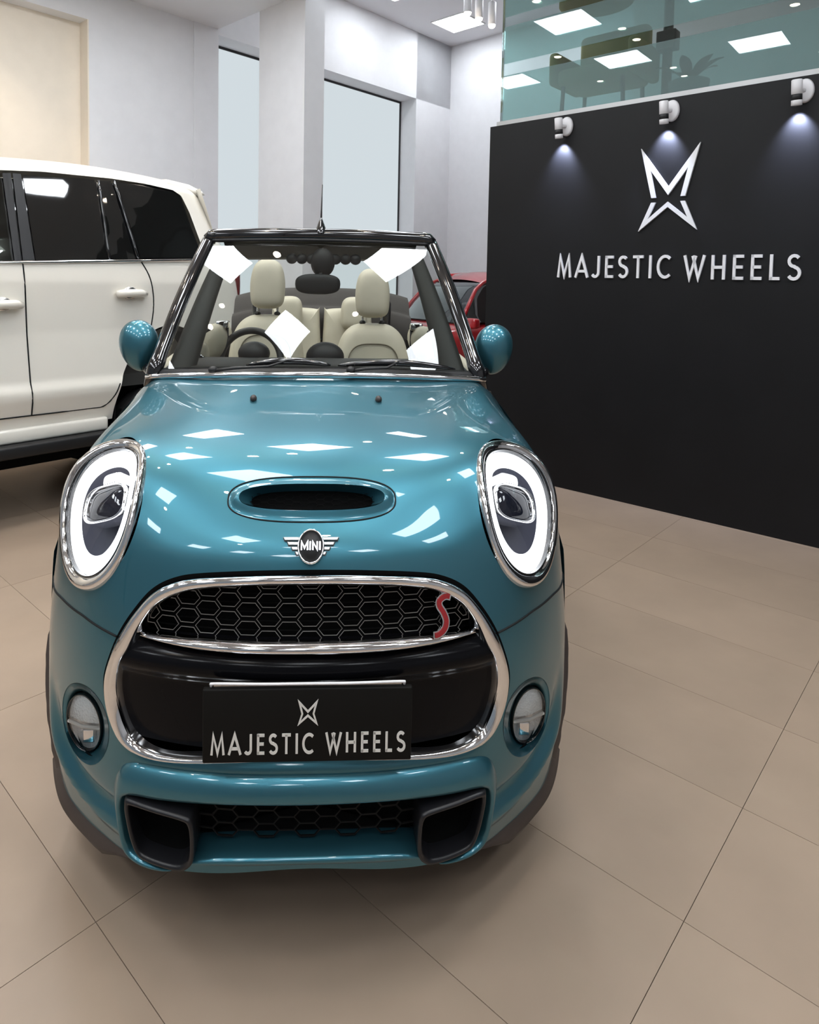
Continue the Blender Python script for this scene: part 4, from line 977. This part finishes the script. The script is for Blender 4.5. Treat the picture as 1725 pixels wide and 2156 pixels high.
# door inner panels and tub
for sg_ in (-1, 1):
    dn = empty('door_inner', parent=car)
    L = []
    for w_ in np.linspace(1.42, 2.66, 16):
        zt = 1.50 + .04 * math.sin((w_ - 1.42) / 1.24 * math.pi); L.append([(sg_ * .80, w_, zt - .02), (sg_ * .77, w_, zt + .012), (sg_ * .735, w_, zt + .004), (sg_ * .70, w_, zt - .07), (sg_ * .665, w_, zt - .20), (sg_ * .66, w_, .5)])
    obj('door_card', *loops(L, closed=False), M['leather'], dn)
    obj('door_pull', *loops([[(sg_ * .575 + .085 * k * math.cos(t), 1.80 + hh, 1.60 + .105 * k * math.sin(t) + .03 * math.cos(t) * -sg_) for t in np.linspace(0, 2 * math.pi, 28, endpoint=False)] for k, hh in ((.02, -.045), (.6, -.04), (.9, -.02), (1, .02), (.9, .3), (.02, .32))], cap0=True, cap1=True), M['leather'], dn)
    obj('chrome_cap', *box(sg_ * .515 - .033, sg_ * .515 + .033, 1.83, 1.90, 1.685, 1.722), M['chrome'], dn, bevel=.008)
    obj('belt_strap', *box(sg_ * .508 - .02, sg_ * .508 + .02, 1.895, 1.90, 1.42, 1.69), M['black'], dn)
    obj('side_vent', *tube([(sg_ * .665, 1.62, 1.60), (sg_ * .60, 1.66, 1.66), (sg_ * .555, 1.70, 1.69)], .008, 8), M['black'], dn)
    obj('side_bolster', *ellipsoid((sg_ * .615, 1.66, 1.555), (.065, .06, .085), 24, 14, .8), M['leather'], dn)
obj('interior_tub', *cat_geo(box(-.79, .79, 1.3, 3.5, .40, .44), box(-.79, -.77, 1.3, 3.5, .4, 1.38), box(.77, .79, 1.3, 3.5, .4, 1.38), box(-.79, .79, 3.25, 3.28, .4, 1.5), box(-.79, .79, 1.28, 1.3, .4, 1.45)), M['trim_grey'], car, smooth=False)
obj('cockpit_surround', *loops([[(sg2 * .80, w_, 1.50) for sg2, w_ in ((-1, 2.62), (-1, 3.5))], [(sg2 * .62, w_, 1.52) for sg2, w_ in ((-1, 2.62), (-1, 3.5))]], closed=False), M['trim_grey'], car, smooth=False)
obj('cockpit_surround', *loops([[(.80, 2.62, 1.50), (.80, 3.5, 1.50)], [(.62, 2.62, 1.52), (.62, 3.5, 1.52)]], closed=False), M['trim_grey'], car, smooth=False)

# ================================================================== THE WHITE SUV (side parallel to the window wall)
QS = 5.4
suv = empty('white_suv', (*pq(0, QS), 0), ROOM_ROT, label='large pearl white SUV with dark privacy glass parked at left', cat='car')
# local: x = p (rear is +x), y = depth away from the camera, z up
ROOF = catmull([(-1.75, 1.55), (-1.2, 1.72), (-.35, 1.86), (.15, 2.30), (.55, 2.70), (1.0, 2.80), (1.6, 2.845), (2.13, 2.88), (2.55, 2.895), (2.95, 2.885), (3.35, 2.85), (3.66, 2.79)], 90)
def roofz(x): return float(np.interp(x, ROOF[:, 0], ROOF[:, 1]))
def depth_in(z):     # side leans in above the belt, tucks under below
    return float(np.interp(z, [.72, .85, .99, 1.05, 1.12, 1.5, 1.80, 1.90, 2.05, 2.75, 2.9], [.07, .03, -.022, -.028, -.002, .006, -.012, -.018, .0, .20, .30]))
rearx = lambda z: float(np.interp(z, [.72, 1.2, 1.7, 2.1, 2.38, 2.6, 2.78, 2.95], [4.0, 4.06, 4.05, 3.96, 3.83, 3.75, 3.68, 3.6]))
NX, NZ = 180, 100
XS = np.linspace(-1.75, 4.08, NX); SG = np.zeros((NZ, NX, 3))
for i, t in enumerate(np.linspace(0, 1, NZ)):
    for j, x in enumerate(XS):
        top = roofz(x) + .0; z = .74 + (top - .74) * t; rx = rearx(z); xx = min(x, rx)
        y = depth_in(z)
        y += .35 * max(0, (x - rx + .22) / .32) ** 2 if x > rx - .22 else 0           # round the rear corner
        y += .25 * max(0, (-1.2 - x) / .55) ** 2
        y += .10 * max(0, (t - .955) / .045) ** 2
        SG[i, j] = (xx, y, z)
SNn = grid_normals(SG)
def suv_win(pts): return np.array(pts)
W_ALL = [(1.0, 2.60), (1.3, 2.70), (1.79, 2.735), (2.17, 2.77), (2.75, 2.785), (3.06, 2.775), (3.33, 2.745), (3.41, 2.70), (3.47, 2.55), (3.54, 2.27), (3.555, 2.14), (3.52, 2.115), (1.8, 2.045), (.3, 2.0), (.2, 2.05)]
def y_at(x, z): 
    j = int(np.abs(XS - x).argmin()); i = int(np.abs(SG[:, j, 2] - z).argmin()); return float(SG[i, j, 1])
vv = np.concatenate([SG.reshape(-1, 3)] * 2, 1)
def suv_arch(x, z, xc): return np.sqrt(((x - xc) / .52) ** 2 + ((z - .72) / .80) ** 2) - 1
V, N, T = vv, SNn.reshape(-1, 3), grid_tris(NZ, NX)
for fn in (lambda v: sdist(v[:, 0], v[:, 2], W_ALL), lambda v: suv_arch(v[:, 0], v[:, 2], 3.19) * .5, lambda v: suv_arch(v[:, 0], v[:, 2], -.75) * .5): V, N, T = clip(V, N, T, fn(V))
body = obj('body_shell', V[:, :3], T, M['suv_white'], suv, normals=N)
def pane(name, poly, m, off, parent=suv, thick=.006):
    P = catmull(poly, len(poly) * 4, True) if False else np.array(poly)
    L = [[(x, y_at(x, z) + off, z) for x, z in P], [(x, y_at(x, z) + off + thick, z) for x, z in P]]
    n = len(P); Vp = L[0] + L[1]; Fp = [tuple(range(n)), tuple(range(2 * n - 1, n - 1, -1))] + [(i, (i + 1) % n, (i + 1) % n + n, i + n) for i in range(n)]
    return obj(name, Vp, Fp, m, parent, smooth=False)
def strip_pane(name, left, right, m, off, n=10):
    """pane lofted between two near-vertical edges, follows the lean"""
    rows = []
    for t in np.linspace(0, 1, n):
        lx, lz = left[0][0] + (left[1][0] - left[0][0]) * t, left[0][1] + (left[1][1] - left[0][1]) * t
        rx, rz = right[0][0] + (right[1][0] - right[0][0]) * t, right[0][1] + (right[1][1] - right[0][1]) * t
        rows.append([(lx + (rx - lx) * k, y_at(lx + (rx - lx) * k, (lz + (rz - lz) * k)) + off, lz + (rz - lz) * k) for k in np.linspace(0, 1, 8)])
    return obj(name, *loops(rows, closed=False), m, suv)
strip_pane('window_frame', [(.3, 2.0), (1.0, 2.62)], [(3.56, 2.11), (3.36, 2.79)], M['gloss_black'], .016, 14)
strip_pane('rear_door_glass', [(2.04, 2.055), (2.02, 2.725)], [(2.615, 2.085), (2.60, 2.755)], M['suv_glass'], .008)
strip_pane('rear_door_quarter_glass', [(2.65, 2.085), (2.635, 2.755)], [(2.865, 2.095), (2.745, 2.76)], M['suv_glass'], .008)
strip_pane('cargo_glass', [(2.915, 2.105), (2.79, 2.765)], [(3.53, 2.13), (3.40, 2.72)], M['suv_glass'], .008)
strip_pane('front_door_glass', [(.45, 2.02), (1.05, 2.60)], [(1.87, 2.045), (1.86, 2.715)], M['suv_clear'], .008)
strip_pane('pillar_cover', [(1.885, 2.04), (1.87, 2.72)], [(1.93, 2.042), (1.93, 2.728)], M['satin_black'], .004)
strip_pane('pillar_cover', [(1.945, 2.042), (1.945, 2.728)], [(2.03, 2.05), (2.005, 2.73)], M['satin_black'], .004)
obj('division_bar', *tube([(2.632, y_at(2.63, z) + .004, z) for z in np.linspace(2.085, 2.755, 8)], .012, 6), M['gloss_black'], suv)
obj('division_bar', *tube([(2.89 - .12 * t, y_at(2.85, 2.1 + .66 * t) + .004, 2.1 + .665 * t) for t in np.linspace(0, 1, 8)], .014, 6), M['gloss_black'], suv)
obj('chrome_waistline', *tube([(x, y_at(x, 2.04) - .004, 2.036 + (x - 1.8) * .0435) for x in np.linspace(.3, 3.55, 30)], .013, 8), M['chrome'], suv)
def seam(pts, n=20):
    P = catmull(pts, n); obj('panel_seam', *tube([(x, y_at(x, z) - .001, z) for x, z in P], .0055, 6), M['gap'], suv)
seam([(1.94, 2.03), (1.955, 1.73), (1.975, 1.3), (2.0, .86)])
seam([(2.90, 2.09), (2.97, 1.97), (3.01, 1.82), (3.02, 1.67), (3.0, 1.5)])
seam([(1.2, .87), (2.0, .862), (2.45, .858), (2.58, .865), (2.655, .94), (2.70, 1.05)], 30)
for xh, zh in ((2.80, 1.80), (1.79, 1.72)):
    hd = empty('door_handle', parent=suv)
    y0 = y_at(xh, zh)
    obj('handle_grip', *tube([(xh - .13, y0 - .02, zh), (xh - .08, y0 - .05, zh + .008), (xh + .08, y0 - .05, zh + .008), (xh + .13, y0 - .02, zh)], [.028, .034, .034, .028], 10), M['suv_white'], hd)
    obj('handle_cup', *ellipsoid((xh, y0 + .004, zh + .01), (.07, .02, .055), 18, 10), M['chrome_soft'], hd)
obj('side_skirt', *box(-.2, 2.62, .02, .12, .66, .77), M['suv_white'], suv, bevel=.02)
obj('running_board', *box(-.1, 2.75, -.06, .2, .56, .66), M['black'], suv, bevel=.02)
obj('underbody', *box(-1.5, 3.8, .12, 1.75, .45, .8), M['void'], suv, smooth=False)
for xc in (-.75, 3.19):
    obj('arch_lining', *loops([[(xc + .52 * k * math.cos(t), .02 + d, .72 + .80 * k * math.sin(t)) for t in np.linspace(-.15, math.pi + .15, 30)] for k, d in ((1.0, 0), (.97, .02), (.97, .4))], closed=False), M['black'], suv)
    for yy in (.16, 1.62):
        wh = empty('wheel', parent=suv)
        Wm = Matrix.Translation((xc, yy, .50)) @ Matrix.Rotation(R(90), 4, 'X')
        obj('tyre', *xf(lathe([(.33, -.12), (.46, -.13), (.49, -.10), (.50, -.06), (.50, .06), (.49, .10), (.46, .13), (.33, .12)], 40, caps=False), Wm), M['rubber'], wh)
        obj('rim', *xf(lathe([(.33, -.1), (.315, -.02), (.315, .02), (.33, .1)], 40, caps=False), Wm), M['alloy'], wh)
        obj('hub', *xf(lathe([(.10, -.06), (.10, .06), (.06, .075)], 24), Wm), M['alloy'], wh)
        obj('brake_disc', *xf(lathe([(.24, -.01), (.24, .01)], 32), Wm), M['trim_grey'], wh)
        for k in range(6):
            a1 = 2 * math.pi * k / 6
            for d_ in (-.05, .05): obj('spoke', *xf(tube([(.07 * math.cos(a1), .07 * math.sin(a1), d_), (.32 * math.cos(a1), .32 * math.sin(a1), d_ * 1.3)], [.04, .05], 8, flat=.5), Wm), M['alloy'], wh)
rf = []
for x in np.linspace(-.3, 3.70, 40):
    zt = roofz(x); rf.append([(x, .40, zt - .012), (x, .46, zt + .012), (x, .95, zt + .035), (x, 1.4, zt + .012), (x, 1.5, zt - .03)])
obj('roof', *loops([[(x, y, z) for x, y, z in r_] for r_ in rf], closed=False), M['suv_white'], suv)
obj('far_side', *loops([[(x, 1.80 - depth_in(z) * .8, z) for x in np.linspace(-1.6, 3.9, 20)] for z in (.7, 1.0, 1.5, 2.0)] + [[(x, 1.80 - depth_in(min(2.0 + k * (roofz(x) - 2.0), 2.85)) , max(1.6, 2.0 + k * (roofz(x) - 2.0))) for x in np.linspace(-1.6, 3.9, 20)] for k in (.5, .97)], closed=False), M['suv_white'], suv)
obj('tailgate', *loops([[(rearx(z) - .05 + (.0 if 0 < k < 1 else -.06), .12 + 1.5 * k, z) for k in np.linspace(0, 1, 9)] for z in (.7, 1.2, 1.9, 2.38, 2.6, 2.78)], closed=False), M['suv_white'], suv)
sp_sec = [(3.36, 2.80), (3.36, 2.868), (3.60, 2.845), (3.735, 2.80), (3.765, 2.772), (3.70, 2.755), (3.55, 2.77)]
obj('rear_spoiler', *loops([[(x - .05 * (1 - e), y, z - .03 * (1 - e)) for x, z in sp_sec] for y, e in ((.26, 0), (.32, .6), (.42, 1), (.9, 1.2), (1.36, 1), (1.46, .6), (1.52, 0))], cap0=True, cap1=True), M['suv_white'], suv)
obj('tail_lamp', *ellipsoid((3.995, .20, 1.90), (.05, .10, .26), 18, 14, .7), M['tail'], suv)
obj('front_fascia', *loops([[(-1.75 - .12 * math.sin(math.pi * k), .3 + 1.3 * k, z) for k in np.linspace(0, 1, 9)] for z in (.7, 1.0, 1.3, 1.56)], closed=False), M['suv_white'], suv)
obj('front_bonnet', *loops([[(x, .12 + 1.5 * k, roofz(x) + .05 * math.sin(math.pi * k)) for k in np.linspace(0, 1, 9)] for x in np.linspace(-1.75, -.3, 8)], closed=False), M['suv_white'], suv)
obj('front_screen', *loops([[(x, .2 + 1.35 * k, roofz(x) + .03 * math.sin(math.pi * k)) for k in np.linspace(0, 1, 9)] for x in np.linspace(-.3, .6, 8)], closed=False), M['suv_clear'], suv)
obj('cabin_seat', *box(1.25, 1.55, .35, .85, 1.4, 2.35), M['leather'], suv, bevel=.08, seg=3)
obj('cabin_seat', *box(2.35, 2.6, .35, 1.4, 1.4, 2.3), M['leather'], suv, bevel=.08, seg=3)
obj('cabin_floor', *box(-.3, 3.7, .1, 1.7, 1.0, 1.1), M['trim_grey'], suv, smooth=False)

# ================================================================== THE RED COUPE beyond the sign wall
hx, hy = -.865, -.5
red = empty('red_coupe', (.985, 9.75, 0), math.atan2(hy, hx), label='red coupe partly hidden behind the black wall', cat='car')
# local: x = forward, y = left of the car (towards the camera side is +y after rotation), z up; windscreen base centre at origin
red_sec = [(-2.55, .62, .95, 1.10), (-2.35, .80, .90, 1.34), (-1.9, .88, .86, 1.46), (-1.3, .90, .86, 1.46), (-.6, .90, .86, 1.44), (0, .90, .84, 1.40), (.5, .89, .80, 1.30), (.95, .86, .74, 1.18), (1.25, .76, .62, 1.02), (1.42, .58, .50, .84)]
Ls = []
for x, hw, tw, zt in red_sec:
    half = [(0, zt + .015), (tw * .5, zt + .01), (tw * .85, zt - .02), (tw, zt - .08), (hw, zt - .22), (hw + .01, (zt + .3) * .5), (hw - .02, .38), (hw - .12, .26)]
    Ls.append([(x, y, z) for y, z in half[::-1]] + [(x, -y, z) for y, z in half[1:]])
obj('body_shell', *loops(Ls, closed=False, cap0=True, cap1=True), M['red_paint'], red, sub=1)
cab = [(0, .74, 1.385), (-.17, .69, 1.62), (-.34, .62, 1.83), (-.50, .575, 1.93), (-.80, .56, 2.04), (-1.2, .56, 2.07), (-1.9, .60, 1.78), (-2.3, .66, 1.45)]
obj('roof', *loops([[(x, y * k, z + .05 * (1 - k * k)) for k in np.linspace(-1, 1, 11)] for x, y, z in cab[3:]], closed=False), M['red_paint'], red)
obj('windscreen', *loops([[(x + .14 * (1 - k * k) * (1 - i / 3), (y - .02) * k, z + .02 * (1 - k * k)) for k in np.linspace(-1, 1, 13)] for i, (x, y, z) in enumerate(cab[:4])], closed=False), M['red_glass'], red)
for sg_ in (-1, 1):
    obj('windscreen_pillar', *tube([(x, sg_ * y, z) for x, y, z in cab], .03, 10), M['red_paint'], red)
    obj('side_glass', *loops([[(x, sg_ * (y - .01), z - .03) for x, y, z in cab], [(x, sg_ * .83, 1.40) for x, y, z in cab]], closed=False), M['suv_glass'], red)
    mrr = empty('door_mirror', parent=red)
    obj('mirror_shell', *ellipsoid((-.02, sg_ * .97, 1.40), (.06, .10, .07), 18, 12, .5), M['red_paint'], mrr)
    obj('mirror_arm', *tube([(-.05, sg_ * .84, 1.34), (-.02, sg_ * .93, 1.37)], .022, 8), M['black'], mrr)
    obj('headlamp', *ellipsoid((1.18, sg_ * .62, .92), (.14, .13, .08), 18, 10), M['fog_clear'], red)
    for xw in (.75, -1.75):
        wh = empty('wheel', parent=red)
        Wm = Matrix.Translation((xw, sg_ * .80, .40)) @ Matrix.Rotation(R(90), 4, 'X')
        obj('tyre', *xf(lathe([(.27, -.1), (.37, -.11), (.40, -.07), (.40, .07), (.37, .11), (.27, .1)], 36, caps=False), Wm), M['rubber'], wh)
        obj('rim', *xf(lathe([(.27, -.08), (.255, -.02), (.255, .02), (.27, .08)], 36, caps=False), Wm), M['alloy'], wh)
        obj('hub', *xf(lathe([(.08, -.05), (.08, .05)], 20), Wm), M['alloy'], wh)
        for k in range(5):
            a1 = 2 * math.pi * k / 5
            for d_ in (-.05, .05): obj('spoke', *xf(tube([(0, 0, d_), (.26 * math.cos(a1), .26 * math.sin(a1), d_)], [.035, .04], 8, flat=.5), Wm), M['alloy'], wh)
obj('front_intake', *box(1.30, 1.47, -.42, .42, .42, .70), M['void'], red, bevel=.03)
obj('aerial', *tube([(-1.2, .0, 2.11), (-1.26, 0, 2.17)], [.02, .004], 8), M['red_paint'], red)
